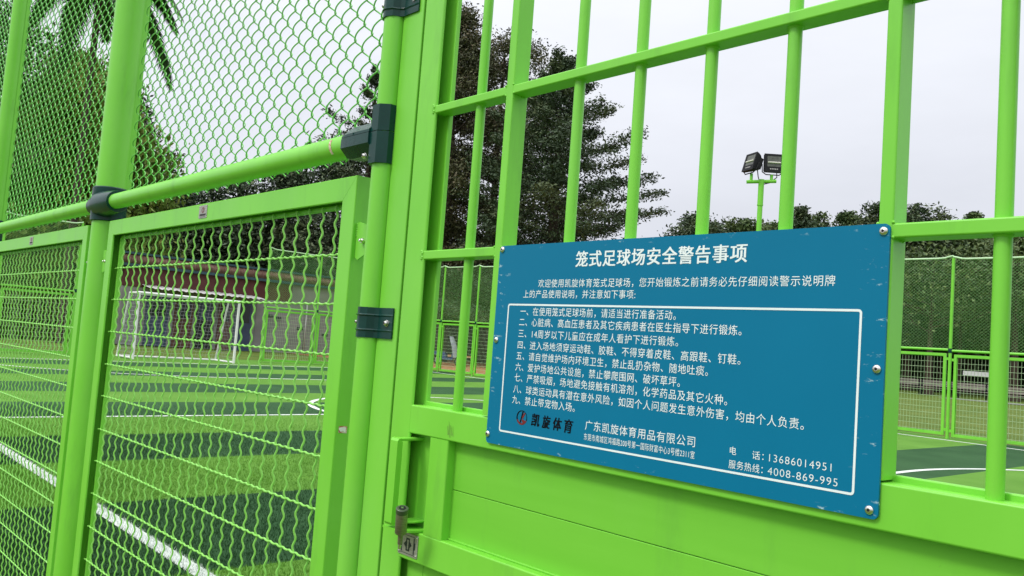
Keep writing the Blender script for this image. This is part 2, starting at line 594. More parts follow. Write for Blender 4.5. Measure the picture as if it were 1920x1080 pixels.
def chain_mesh(x0, x1, z0, z1, y, r, sides, steps, d=0.0062):
    """woven chain-link: flattened helices hooked into each other"""
    col, hp = 0.0425, 0.0368
    mb = MB()
    m = int((z1 - z0) / hp * steps)
    z = np.linspace(z0, z1, m)
    th = (z - z0) / hp * PI
    tri = np.arcsin(0.965 * np.sin(th)) / math.asin(0.965)
    A = col / 2 + r * 1.05
    k = 0
    x = x0 + col / 2
    while x < x1 - col / 4:
        s = 1 if k % 2 == 0 else -1
        P = np.stack([x + s * A * tri, y - s * d * np.cos(th), z], 1)
        P[:, 0] += RNG.normal(0, 0.0008)
        mb.sweep(P, r, sides, cap=False, ref=(0, 1, 0.01))
        x += col
        k += 1
    return mb


def crimped_mesh(x0, x1, z0, z1, y, r, sides, wave=True, xs=None, hz=None):
    mb = MB()
    if xs is None:
        xs = np.arange(x1 - 0.0635, x0 + 0.02, -0.0735)
    if hz is None:
        hz = [0.2157, 0.0835, -0.0505, -0.186, -0.318, -0.4545, -0.5855, -0.718, -0.852, -0.985, -1.118, -1.252, -1.385]
    for x in xs:
        if wave:
            z = np.linspace(z0, z1, int((z1 - z0) / 0.0436 * 8))
            ph = 2 * PI * z / 0.0436 + RNG.uniform(-0.25, 0.25)
            P = np.stack([x + 0.0019 * np.sin(ph) + 0.0015 * np.sin(z * 1.7 + x * 9), y + 0.0025 * np.sin(ph), z], 1)
        else:
            P = np.array([(x, y, z0), (x, y, z1)])
        mb.sweep(P, r, sides, cap=False, ref=(0, 1, 0))
    for i, h in enumerate(hz):
        if not (zz(h) > z0 and zz(h) < z1):
            continue
        if wave:
            x = np.linspace(x0, x1, int((x1 - x0) / 0.0735 * 8))
            ph = 2 * PI * x / 0.0367
            P = np.stack([x, y - 0.0022 + 0.0016 * np.cos(ph), zz(h) + 0.0018 * np.sin(ph)], 1)
        else:
            P = np.array([(x0, y, zz(h)), (x1, y, zz(h))])
        mb.sweep(P, r, sides, cap=False)
    return mb


def panel_frame(x0, x1, z0, z1, w, y0, y1):
    """mitred frame of steel channel, open towards the wires; the seams are left as fine grooves"""
    mb = MB()
    g = 0.0005
    for ya, yb in ((y0, y0 + 0.0085), (y1 - 0.006, y1)):
        mb.bar('x', x0 + g, x1 - g, ya, yb, z1 - w, z1, r=0.003)
        V = mb.v[-1]                       # mitre the ends
        V[:, 0] = np.where(V[:, 0] < (x0 + x1) / 2, x0 + g + (z1 - V[:, 2]), x1 - g - (z1 - V[:, 2]))
        mb.bar('x', x0 + g, x1 - g, ya, yb, z0, z0 + w, r=0.003)
        V = mb.v[-1]
        V[:, 0] = np.where(V[:, 0] < (x0 + x1) / 2, x0 + g + (V[:, 2] - z0), x1 - g - (V[:, 2] - z0))
        for xa, xb, s in ((x0, x0 + w, 1), (x1 - w, x1, -1)):
            mb.bar('z', z0, z1, xa, xb, ya, yb, r=0.003)
            V = mb.v[-1]
            off = (V[:, 0] - x0) if s == 1 else (x1 - V[:, 0])
            V[:, 2] = np.where(V[:, 2] > (z0 + z1) / 2, z1 - g - off, z0 + g + off)
    e = 0.0004
    ym, yn = y0 + 0.006, y1 - 0.004        # outer webs
    mb.box(x0 + e, x0 + 0.008, ym, yn, z0 + e, z1 - e)
    mb.box(x1 - 0.008, x1 - e, ym, yn, z0 + e, z1 - e)
    mb.box(x0 + 0.008, x1 - 0.008, ym, yn, z1 - 0.008, z1 - e)
    mb.box(x0 + 0.008, x1 - 0.008, ym, yn, z0 + e, z0 + 0.008)
    # inner channel that grips the wires
    t = 0.010
    mb.bar('x', x0 + w, x1 - w, y0 + 0.030, y1 - 0.002, z1 - w - t, z1 - w + 0.001, r=0.001, seg=1)
    mb.bar('x', x0 + w, x1 - w, y0 + 0.030, y1 - 0.002, z0 + w - 0.001, z0 + w + t, r=0.001, seg=1)
    mb.bar('z', z0 + w, z1 - w, x0 + w - 0.001, x0 + w + t, y0 + 0.030, y1 - 0.002, r=0.001, seg=1)
    mb.bar('z', z0 + w, z1 - w, x1 - w - t, x1 - w + 0.001, y0 + 0.030, y1 - 0.002, r=0.001, seg=1)
    return mb


def bolt(mb, x, y, z, r, h, mi=0, mi2=1):
    """dome head facing -Y with a dark socket"""
    mb.lathe([(r * 1.18, 0), (r * 1.18, -h * 0.18), (r, -h * 0.22), (r * 0.94, -h * 0.6), (r * 0.7, -h * 0.9), (r * 0.42, -h)], (x, y, z), 'y', 20, mi)
    mb.lathe([(r * 0.38, -h * 0.9), (r * 0.38, -h * 1.03)], (x, y, z), 'y', 6, mi2)


def plaque_mesh(x, z, w, h):
    mb = MB()
    mb.bar('y', -0.0015, 0.0, x - w / 2, x + w / 2, zz(z) - h / 2, zz(z) + h / 2, r=0.003, mi=0)
    n = 20
    for (r0, r1) in ((0.0075, 0.0098),):
        for k in range(n):
            a0, a1 = 2 * PI * k / n, 2 * PI * (k + 1) / n
            mb.poly([(x + r0 * math.cos(a0) * 1.2, zz(z) + 0.006 + r0 * math.sin(a0)), (x + r1 * math.cos(a0) * 1.2, zz(z) + 0.006 + r1 * math.sin(a0)),
                     (x + r1 * math.cos(a1) * 1.2, zz(z) + 0.006 + r1 * math.sin(a1)), (x + r0 * math.cos(a1) * 1.2, zz(z) + 0.006 + r0 * math.sin(a1))], (-0.0020, -0.0016), mi=2)
    mb.poly([(x - 0.003, zz(z) - 0.001), (x - 0.0005, zz(z) - 0.001), (x + 0.006, zz(z) + 0.013), (x + 0.003, zz(z) + 0.013)], (-0.0020, -0.0016), mi=2)
    for i in range(5):
        mb.box(x - 0.024 + i * 0.0102, x - 0.0165 + i * 0.0102, -0.0019, -0.0016, zz(z) - 0.014, zz(z) - 0.007, mi=1)
    mb.box(x - 0.022, x + 0.022, -0.0019, -0.0016, zz(z) - 0.0185, zz(z) - 0.0172, mi=1)
    for sx in (-1, 1):
        for sz in (-1, 1):
            mb.lathe([(0.0022, -0.0015), (0.0018, -0.0028), (0.0008, -0.0032)], (x + sx * (w / 2 - 0.004), 0, zz(z) + sz * (h / 2 - 0.004)), 'y', 10, mi=3)
    return mb


def tab_mesh(x0, x1, z, y=0.012):
    mb = MB()
    pts = [(x0, zz(z) + 0.048), (x0 + 0.012, zz(z) + 0.050), (x1, zz(z) + 0.034), (x1, zz(z) - 0.026), (x0 + 0.014, zz(z) - 0.048), (x0, zz(z) - 0.040)]
    mb.poly(pts, (y, y + 0.004), mi=0)
    for t in range(6):     # weld beads
        mb.lathe([(0.002, -0.003), (0.004, 0), (0.002, 0.003)], (x0 + 0.001, y + 0.001, zz(z) + 0.045 - t * 0.006), 'y', 8, mi=0)
    cx = (x0 + x1) / 2 + 0.004
    mb.lathe([(0.0075, y), (0.0075, y - 0.006), (0.006, y - 0.008)], (cx, 0, zz(z)), 'y', 6, mi=1)
    mb.lathe([(0.004, y - 0.008), (0.004, y - 0.013), (0.003, y - 0.014)], (cx, 0, zz(z)), 'y', 12, mi=1)
    return mb


# ------------------------------------------------------------------ the near fence
TOP = 2.66
fence = thing('mesh_fence', 'bright green fence in the foreground left of the gate, chain link above crimped wire panels', 'fence', (0, 0, 0))
POSTS = [(-8.55, 0.042), (-6.28, 0.042), (-4.01, 0.063)]
for x, r in POSTS:
    mb = MB()
    mb.sweep([(x, 0.037, ground_z(x) - 0.03), (x, 0.037, zz(TOP) + 0.02)], r, 40)
    mb.lathe([(r + 0.003, zz(TOP) + 0.02), (r + 0.003, zz(TOP) + 0.03), (r * 0.6, zz(TOP) + 0.055), (0.004, zz(TOP) + 0.065)], (x, 0.037, 0), 'z', 40)
    mb.box(x + r * 0.5, x + r * 0.5 + 0.006, 0.037 + r * 0.8, 0.037 + r * 0.8 + 0.022, zz(0.52), zz(TOP) - 0.02)       # edge strip for the mesh
    part('post', mb, M_GREEN, fence)
mb = MB()
mb.sweep([(-1.783, 0.0, ground_z(-1.78) - 0.03), (-1.783, 0.0, zz(TOP) + 0.03)], 0.030, 40)
part('post', mb, M_GREEN, fence)
mb = MB()                                        # square post the gate shuts against
mb.bar('z', ground_z(-1.7) - 0.03, zz(1.34), -1.7515, -1.6680, 0.0, 0.062, r=0.0025, seg=4)
part('gate_post', mb, M_GREEN, fence)

bays = [(-8.55, -6.28), (-6.28, -4.01), (-4.01, -1.783)]
far_bay = None
for k, (xa, xb) in enumerate(bays):
    near = k == 2
    for zc in (0.497, TOP):
        mb = MB()
        y_ = 0.0 if zc < 1 else 0.037
        mb.sweep([(xa + 0.05, y_, zz(zc)), (xb - (0.075 if near else 0.06), y_, zz(zc))], 0.032, 32)
        part('rail', mb, M_GREEN, fence)
    x0, x1 = xa + 0.066, xb - (0.028 if near else 0.06)
    if k == 0:
        mb = chain_mesh(xa + 0.05, xb - 0.045, zz(0.487), zz(TOP), 0.075, 0.0021, 5, 7)
        far_bay = part('chain_link', mb, M_CHAIN, fence, recalc=False)
    elif k == 1:
        mb = chain_mesh(xa + 0.10, xb - 0.045, zz(0.487), zz(TOP), 0.075, 0.0024, 5, 8)
        part('chain_link', mb, M_CHAIN, fence, recalc=False)
    else:
        mb = chain_mesh(xa + 0.135, x1, zz(0.482), zz(TOP), 0.070, 0.0022, 6, 12, d=0.0090)
        part('chain_link', mb, M_CHAIN, fence, recalc=False)
    # lower wire panel
    pxa, pxb = (xa + 0.15, xb - (0.12 if near else 0.145))
    mb = panel_frame(pxa, pxb, zz(-1.475), zz(0.4165), 0.0645, 0.0, 0.050)
    pf = part('panel_frame', mb, M_GREEN, fence)
    mb = crimped_mesh(pxa + 0.066, pxb - 0.066, zz(-1.41), zz(0.351), 0.026, 0.0030, 8 if near else 6)
    part('crimped_wires', mb, M_WIRE, pf, recalc=False)
    mb = plaque_mesh((pxa + pxb) / 2 + 0.01, 0.3875, 0.067, 0.044)
    part('plaque', mb, [M_DIMSTEEL, M_BLACK, M_RED, M_SILVER], pf)
    for zc in (0.245, -1.30):
        mb = tab_mesh(pxb, pxb + 0.068 if near else pxb + 0.07, zc)
        part('bracket', mb, [M_GREEN, M_SILVER], pf)
        mb = tab_mesh(pxa - 0.072, pxa, zc, y=0.012)
        part('bracket', mb, [M_GREEN, M_SILVER], pf)

# collars where the rails meet the posts
for x, r in POSTS:
    mb = MB()
    R = r + 0.009
    mb.lathe([(R - 0.003, zz(0.425)), (R, zz(0.428)), (R, zz(0.505)), (R + 0.0015, zz(0.508)), (R + 0.0015, zz(0.572)), (R - 0.002, zz(0.576))], (x, 0.037, 0), 'z', 40)
    for s in (-1, 1):
        ln = r + (0.15 if s > 0 else 0.022)
        q = 0.056 if s > 0 else 0.040
        mb.lathe([(q, s * 0.02), (q, s * (r + 0.005)), (min(q, 0.046), s * (ln - 0.004)), (min(q, 0.045), s * ln), (0.030, s * ln)], (x, 0.004, zz(0.497)), 'x', 32)
    bolt(mb, x - R * 0.72, 0.037 - R * 0.72, zz(0.44), 0.006, 0.008, 1, 2)
    part('collar', mb, [M_DARKG, M_SILVER, M_BLACK], fence)

# corner coupling at the gate side: two octagonal shells and a tapered socket for the rail
mb = MB()


def octa(cx, cy, r, z0, z1, ch=0.42):
    pts = []
    for sx, sy in ((1, ch), (ch, 1), (-ch, 1), (-1, ch), (-1, -ch), (-ch, -1), (ch, -1), (1, -ch)):
        pts.append((cx + sx * r, cy + sy * r))
    mb.poly(pts, (z0, z1), axis='z')


octa(-1.785, -0.001, 0.0345, zz(0.5085), zz(0.574))
octa(-1.785, -0.001, 0.0355, zz(0.428), zz(0.5065))


def socket(upper):
    """half of an octagonal sleeve round the rail"""
    V = []
    R_, zc = 0.041, zz(0.497)
    k = 0.42
    split = 0.0095
    half = [(-R_, split + 0.0008), (-R_, R_ * k), (-R_ * k, R_), (R_ * k, R_), (R_, R_ * k), (R_, split + 0.0008)] if upper else \
        [(-R_ - 0.001, split - 0.0008), (-R_ - 0.001, -R_ * k), (-R_ * k, -R_ - 0.001), (R_ * k, -R_ - 0.001), (R_ + 0.001, -R_ * k), (R_ + 0.001, split - 0.0008)]
    xs_ = (-1.800, -1.905, -1.935)
    for x, q in zip(xs_, (1.0, 1.0, 0.90)):
        for (a, b) in half:
            V.append((x, a * q, zc + (b if abs(b) < 0.011 else b * q)))
    n = 6
    F = [(i * n + j, i * n + (j + 1) % n, (i + 1) * n + (j + 1) % n, (i + 1) * n + j) for i in range(2) for j in range(n)]
    F += [tuple(range(n)), tuple(range(2 * n, 3 * n))]
    mb.add(V, F)


socket(True)
socket(False)
mb.box(-1.8735, -1.8715, -0.0425, 0.02, zz(0.509), zz(0.514))
bolt(mb, -1.812, -0.038, zz(0.447), 0.0066, 0.009, 1, 2)
part('coupling', mb, [M_DARKG, M_SILVER, M_BLACK], fence, angle=20)


# two strap clamps tying the round post to the square gate post
def clamp(zc):
    mb = MB()
    prof = []
    R = 0.0335
    for a in np.linspace(math.radians(215), math.radians(275), 14):
        prof.append((-1.783 + R * math.cos(a), R * math.sin(a)))
    prof += [(-1.762, -0.026), (-1.752, -0.010), (-1.742, -0.0045), (-1.684, -0.0045)]
    out = [(x, y) for x, y in prof]
    inn = [(x + (0.002 if i < 15 else 0), y + 0.003) for i, (x, y) in enumerate(prof)]
    hz = [-0.0365, -0.030, -0.021, -0.018, -0.015, 0.015, 0.018, 0.021, 0.030, 0.0365]
    rib = [0, 0, 0, 0.0035, 0, 0, 0.0035, 0, 0, 0]
    V, nP = [], len(out)
    for h, rb in zip(hz, rib):
        for i, (x, y) in enumerate(out):
            V.append((x, y - rb * (1.0 if 3 < i < nP - 1 else 0.0), zz(zc) + h))
    F = []
    for j in range(len(hz) - 1):
        for i in range(nP - 1):
            F.append((j * nP + i, j * nP + i + 1, (j + 1) * nP + i + 1, (j + 1) * nP + i))
    mb.add(V, F)
    base = len(V)
    V2 = []
    for h in (hz[0], hz[-1]):
        for x, y in inn:
            V2.append((x, y, zz(zc) + h))
    n0 = mb.n
    mb.add(V2, [(i, nP + i, nP + i + 1, i + 1) for i in range(nP - 1)])
    # rims joining outer and inner skins
    def rim(ring_o, ring_i):
        Vr = [V[q] for q in ring_o] + [V2[q] for q in ring_i]
        k = len(ring_o)
        mb.add(Vr, [(i, i + 1, k + i + 1, k + i) for i in range(k - 1)])
    rim(list(range(nP)), list(range(nP)))
    top0 = (len(hz) - 1) * nP
    rim(list(range(top0, top0 + nP)), list(range(nP, 2 * nP)))
    rim([j * nP + nP - 1 for j in (0, len(hz) - 1)], [nP - 1, 2 * nP - 1])
    bolt(mb, -1.706, -0.0045, zz(zc), 0.0068, 0.0085, 1, 2)
    bolt(mb, -1.812, -0.018, zz(zc), 0.0055, 0.008, 1, 2)
    return mb


for zc in (0.0385, 0.833):
    part('clamp', clamp(zc), [M_DARKG, M_SILVER, M_BLACK], fence, angle=25)

# torn sticker remains
mb = MB()
pts = [(a, z) for a, z in ((-2.005, 0.0), (-1.996, 0.001), (-1.990, 0.0), (-1.989, 1.0), (-1.995, 1.02), (-2.004, 0.98))]
V, n = [], 8
for k in range(n):
    t = math.radians(200 + 100 * k / (n - 1))
    for x in (-2.012 + 0.010 * k / n, -1.998 + 0.010 * k / n):
        V.append((x, 0.0328 * math.sin(t + 0.3), zz(0.497) + 0.0328 * math.cos(t - PI + 0.3) * -1))
V = []
for k in range(n):
    e = math.radians(35 - 75 * k / (n - 1))        # angle above horizontal on the camera side of the rail
    for x in (-2.010 + 0.012 * k / n, -1.999 + 0.012 * k / n):
        V.append((x, -0.0326 * math.cos(e), zz(0.497) + 0.0326 * math.sin(e)))
mb.add(V, [(2 * k, 2 * k + 1, 2 * k + 3, 2 * k + 2) for k in range(n - 1)])
part('sticker', mb, M_STICKER, fence, recalc=False)
mb = MB()
mb.poly([(0.010, zz(-0.243)), (0.034, zz(-0.245)), (0.035, zz(-0.228)), (0.026, zz(-0.226)), (0.010, zz(-0.227))], (-1.9031, -1.9027), axis='x', mi=1)
mb.poly([(0.011, zz(-0.235)), (0.016, zz(-0.241)), (0.022, zz(-0.238)), (0.030, zz(-0.243)), (0.031, zz(-0.230)), (0.020, zz(-0.229)), (0.012, zz(-0.230))], (-1.9026, -1.9023), axis='x', mi=0)
part('sticker', mb, [M_WHITE, M_STICKER], fence)

# ------------------------------------------------------------------ the gate
gate = thing('gate', 'bright green metal gate of bars above solid boards, carrying the blue notice', 'gate', (0, 0, 0))
GL, GR = -1.6610, -0.196
ztop, zbot = 1.24, -1.47
for xa, xb in ((GL, -1.587), (-0.262, GR)):
    mb = MB()
    mb.bar('z', zz(zbot), zz(ztop), xa, xb, 0.0, 0.0085, r=0.004, seg=4)
    wa, wb = (xa + 0.0005, xa + 0.012) if xa < -1 else (xb - 0.012, xb - 0.0005)
    mb.box(wa, wb, 0.0083, 0.0325, zz(zbot + 0.001), zz(ztop - 0.001))
    part('stile', mb, M_GREEN, gate)
mb = MB()
mb.box(-1.6678, -1.6612, 0.010, 0.030, zz(zbot), zz(ztop))  # black strip painting the shade deep in the gap beside the gate post
part('gap_shade', mb, M_BLACK, gate)
mb = MB()
for (xa, xb) in ((-1.6605, -1.5755), (-0.274, -0.1965)):
    mb.bar('z', zz(zbot + 0.001), zz(ztop - 0.001), xa, xb, 0.0322, 0.044, r=0.002)
mb.bar('x', -1.5755, -0.274, 0.0325, 0.0435, zz(-0.150), zz(-0.1325), r=0.002)
part('lip', mb, M_GREEN, gate)
IN0, IN1 = -1.588, -0.262
for z0, z1, dep in ((ztop - 0.064, ztop, 0.04), (-0.205, -0.1415, 0.042), (-0.480, -0.4145, 0.042), (zbot, zbot + 0.064, 0.042)):
    mb = MB()
    mb.bar('x', IN0, IN1, 0.0006, dep, zz(z0), zz(z1), r=0.003)
    part('rail', mb, M_GREEN, gate)
for z0, z1 in ((0.5295, 0.5485), (0.1885, 0.2088)):
    mb = MB()
    mb.bar('x', IN0 - 0.004, IN1 + 0.004, 0.0004, 0.0405, zz(z0), zz(z1), r=0.0025)
    # weld beads at the ends
    for j in range(6):
        mb.lathe([(0.0016, 0.0045), (0.0036, 0.0018), (0.0040, -0.0005), (0.001, -0.0035)], (IN0 - 0.006 + 0.0012 * math.sin(j * 2.1), 0.0, zz(z0) + 0.002 + j * 0.0033), 'y', 8)
    part('crossbar', mb, M_GREEN, gate)
for x in (-1.4475, -1.148, -0.996, -0.843, -0.690, -0.385):
    mb = MB()
    mb.sweep([(x, 0.0205, zz(-0.1415)), (x, 0.0205, zz(ztop - 0.064))], 0.0108, 24)
    for zc in (0.5295, 0.1885):
        mb.lathe([(0.0112, zz(zc) - 0.003), (0.0128, zz(zc) - 0.0005), (0.0128, zz(zc))], (x, 0.0205, 0), 'z', 24)   # weld ring under each crossbar
    part('bar', mb, M_GREEN, gate)
for x0, x1 in ((-1.3425, -1.3205), (-0.5365, -0.5160)):
    mb = MB()
    mb.bar('z', zz(-0.1385), zz(ztop - 0.064), x0, x1, -0.0002, 0.0425, r=0.0025)
    for xw in (x0, x1):
        for zw in (0.5485, 0.5295, 0.2088, 0.1885):
            for j in range(5):
                mb.lathe([(0.0008, 0.0030), (0.0024, 0.0012), (0.0027, -0.0002), (0.0008, -0.0022)], (xw + RNG.uniform(-0.002, 0.002), 0.0005 + j * 0.008, zz(zw) + RNG.uniform(-0.0016, 0.0016)), 'y', 7)
    part('upright', mb, M_GREEN, gate)
# solid boards behind the rails; tongue-and-groove seams
mb = MB()
bz = [-0.4145, -0.309, -0.205]
for i in range(2):
    mb.bar('x', -1.447, IN1, 0.0235, 0.034, zz(bz[i]) + (0.0006), zz(bz[i + 1]) - 0.0006, r=0.0012, seg=2)
mb.bar('x', -1.447, IN1, 0.020, 0.034, zz(-0.4145), zz(-0.4105), r=0.001, seg=1)
part('board_panel', mb, M_BOARD, gate)
mb = MB()
xs = [IN0] + [-1.528 + 0.10 * i for i in range(13)] + [IN1]
for a_, b_ in zip(xs[:-1], xs[1:]):
    mb.bar('z', zz(zbot + 0.064), zz(-0.480), a_ + 0.0006, b_ - 0.0006, 0.0235, 0.034, r=0.0012, seg=2)
part('board_panel', mb, M_BOARD, gate)
mb = MB()
mb.bar('z', zz(-0.4145), zz(-0.205), -1.511, -1.447, 0.0012, 0.034, r=0.003)
part('mid_stile', mb, M_GREEN, gate)
mb = MB()                                                     # recessed pocket behind the handle
mb.box(-1.640, -1.500, 0.0285, 0.0318, zz(-0.425), zz(-0.195))
part('handle_pocket', mb, M_GREEN, gate)

# pull handle: flat bar bent back into the pocket at both ends
mb = MB()
hx0, hx1 = -1.5915, -1.5640
yF, yB, th = -0.046, 0.031, 0.012
for zt, s in ((-0.217, 1), (-0.400, -1)):
    mb.bar('y', yF + 0.004, yB, hx0 + 0.002, hx1 - 0.002, zz(zt) - 0.003, zz(zt) + 0.003, r=0.001, seg=1)
prof = [(yF + 0.010, zz(-0.2135)), (yF + 0.004, zz(-0.2145)), (yF, zz(-0.220)), (yF, zz(-0.397)), (yF + 0.004, zz(-0.4025)), (yF + 0.010, zz(-0.4035)),
        (yF + 0.010, zz(-0.397)), (yF + th + 0.002, zz(-0.395)), (yF + th + 0.002, zz(-0.222)), (yF + 0.010, zz(-0.2195))]
mb.poly([(y, z) for y, z in prof], (hx0, hx1), axis='x')
part('handle', mb, M_GREEN, gate, angle=50)
# hasp tongue under the handle
mb = MB()
mb.poly([(-1.604, -0.040), (-1.545, -0.044), (-1.528, -0.018), (-1.520, 0.012), (-1.540, 0.033), (-1.600, 0.033)], (zz(-0.4135), zz(-0.4090)), axis='z')
mb.poly([(-1.580, -0.028), (-1.552, -0.028), (-1.540, 0.0), (-1.540, 0.030), (-1.580, 0.033)], (zz(-0.3965), zz(-0.3935)), axis='z')
part('hasp', mb, M_GREEN, gate)

# steel plate with the push-bar pictogram
gp = MB()
px0, px1, pz0, pz1 = -1.5935, -1.5215, -0.4705, -0.4215
gp.bar('y', -0.0012, 0.0, px0, px1, zz(pz0), zz(pz1), r=0.003, mi=0)
f1, f0 = -0.0017, -0.0013
cx, cz = (px0 + px1) / 2, zz((pz0 + pz1) / 2)
for dx in (-0.0225, 0.0225):
    gp.box(cx + dx - 0.0016, cx + dx + 0.0016, f1, f0, cz - 0.0175, cz + 0.0175, 1)
    s = -1 if dx < 0 else 1
    gp.box(cx + dx + s * 0.0022 - 0.003, cx + dx + s * 0.0022 + 0.003, f1 + 0.0001, f0, cz - 0.0075, cz + 0.0075, 1)
for (a0, a1, b0, b1) in ((-0.0065, 0.0065, 0.0105, 0.0140), (-0.0065, 0.0065, -0.0140, -0.0105), (-0.0065, -0.0028, -0.0105, 0.0105), (0.0028, 0.0065, -0.0105, 0.0105)):
    gp.box(cx + a0, cx + a1, f1, f0, cz + b0, cz + b1, 1)
for s in (-1, 1):
    gp.poly([(cx + s * 0.0075, cz - 0.0065), (cx + s * 0.0145, cz), (cx + s * 0.0075, cz + 0.0065)], (f1, f0), mi=1)
for zq in (pz0 + 0.005, pz1 - 0.005):
    gp.box(px0 + 0.006, px1 - 0.006, f1, f0, zz(zq) - 0.0005, zz(zq) + 0.0005, 1)
for sx in (px0 + 0.005, px1 - 0.005):
    for sz in (pz0 + 0.005, pz1 - 0.005):
        gp.lathe([(0.0026, -0.0012), (0.0022, -0.0026), (0.001, -0.0032)], (sx, 0, zz(sz)), 'y', 12, 2)
part('push_plate', gp, [M_DIMSTEEL, M_DARKMARK, M_SILVER], gate)
# dirty smear on the rail beside the notice
mb = MB()
for i in range(9):
    x = -1.4495 + 0.0022 * i + RNG.uniform(-0.001, 0.001)
    z0 = -0.199 + RNG.uniform(0, 0.008)
    z1 = -0.162 - RNG.uniform(0, 0.012) - 0.001 * abs(i - 4)
    mb.poly([(x, zz(z0)), (x + 0.0016, zz(z0)), (x - 0.003 + 0.0008, zz(z1)), (x - 0.003, zz(z1))], (0.0001, 0.0004), mi=0)
part('smear', mb, M_SMUDGE, gate)

# ------------------------------------------------------------------ padlock
lock = thing('padlock', 'brown steel barrel padlock hanging at the green gate handle', 'padlock', (-1.5175, -0.052, zz(-0.431)))
lm = MB()
tilt = np.array([0.0235, -0.018, 0.083])
ax = tilt / np.linalg.norm(tilt)
p0, p1, p2 = np.zeros(3), ax * 0.026, ax * 0.086
lm.sweep([p1 - ax * 0.001, p1, p1 + ax * 0.002, p2 - ax * 0.012], [0.0095, 0.0115, 0.0128, 0.0128], 28)
part('body', lm, M_BRONZE, lock)
lm = MB()
lm.sweep([p2 - ax * 0.012, p2 - ax * 0.0105, p2 - ax * 0.001, p2], [0.0131, 0.0135, 0.0135, 0.0122], 28)
part('end_cap', lm, noise_mat('olive_rubber', (0.05, 0.075, 0.04), (0.07, 0.095, 0.05), scale=40, rough=0.4), lock)
lm = MB()
lm.sweep([p2 - ax * 0.002, p2 + ax * 0.0006], [0.0082, 0.0076], 24, mi=1)
lm.sweep([p2 + ax * 0.0002, p2 + ax * 0.0016], [0.0034, 0.0030], 18, mi=0)
part('keyhole', lm, [M_SILVER, M_BLACK], lock)
lm = MB()
lm.sweep([p0, p0 + ax * 0.026], 0.0052, 20)
part('neck', lm, M_BRONZE, lock)
lm = MB()
lm.sweep([p0 + np.array([-0.006, 0.006, 0.024]), p0 + np.array([-0.0085, 0.010, 0.008]), p0 + np.array([-0.008, 0.008, -0.006]), p0 + np.array([-0.003, 0.002, -0.010]), p0 + np.array([0.0, 0.0, 0.0])], 0.0026, 10)
part('shackle', lm, M_SILVER, lock)

# ------------------------------------------------------------------ the notice board
SX, SZ = -0.9185, 0.0085
sign = thing('warning_sign', 'blue rectangular notice with white Chinese lettering and six rivets, fixed across the gate bars', 'sign', (SX, -0.0045, zz(SZ)))
mb = MB()
mb.bar('y', 0.0, 0.0040, -0.4005, 0.4005, -0.1995, 0.1995, r=0.008, seg=5)
part('board', mb, M_SIGN, sign)
mb = MB()


def rounded_loop(x0, x1, z0, z1, r, n=5):
    out = []
    for cx_, cz_, t0 in ((x1 - r, z1 - r, 0), (x0 + r, z1 - r, PI / 2), (x0 + r, z0 + r, PI), (x1 - r, z0 + r, 1.5 * PI)):
        for k in range(n + 1):
            t = t0 + PI / 2 * k / n
            out.append((cx_ + r * math.cos(t), cz_ + r * math.sin(t)))
    return out


bx0, bx1, bz0, bz1 = -1.2815 - SX, -0.5515 - SX, -0.1645 - SZ, 0.0900 - SZ
lo = rounded_loop(bx0, bx1, bz0, bz1, 0.0055)
li = rounded_loop(bx0 + 0.0034, bx1 - 0.0034, bz0 + 0.0034, bz1 - 0.0034, 0.0025)
k = len(lo)
mb.add([(x, -0.0004, z) for x, z in lo] + [(x, -0.0004, z) for x, z in li], [(i, (i + 1) % k, k + (i + 1) % k, k + i) for i in range(k)])
part('border_line', mb, M_LETTER, sign, smooth=False, recalc=False)

fc = bpy.data.curves.new('lettering', 'FONT')
fo = bpy.data.objects.new('lettering_source', fc)
C.objects.link(fo)


def glyphs(text, shear=0.0, cjk=True):
    fc.body = text
    fc.space_character = 1.10 if cjk else 1.16
    fc.offset = 0.0 if cjk else -0.008
    fc.shear = shear
    dg = bpy.context.evaluated_depsgraph_get()
    dg.update()
    me = bpy.data.meshes.new_from_object(fo.evaluated_get(dg))
    V = np.array([v.co[:] for v in me.vertices])
    F = [tuple(p.vertices) for p in me.polygons]
    bpy.data.meshes.remove(me)
    return V, F


def set_text(mb, text, xa, xb, zc, em, bold=0.0, cjk=True, shear=0.0, mi=0, y=-0.0004):
    """bold: the strokes are widened by laying shifted copies over each other, each a hair in front of the last"""
    V, F = glyphs(text, shear, cjk)
    x0, x1 = V[:, 0].min(), V[:, 0].max()
    mid = 0.3575 if cjk else 0.345
    X = xa + (V[:, 0] - x0) / (x1 - x0) * (xb - xa) - SX
    Z = zc + (V[:, 1] - mid) * em - SZ
    shifts = [(0, 0)] if bold == 0 else ([(-bold, 0), (bold, 0)] if bold < 0.0003 else [(-bold, -bold * 0.5), (bold, -bold * 0.5), (-bold, bold * 0.5), (bold, bold * 0.5), (0, 0)])
    for k_, (dx, dz) in enumerate(shifts):
        mb.add(np.stack([X + dx, np.full(len(X), y - 0.00004 * k_), Z + dz], 1), F, mi)


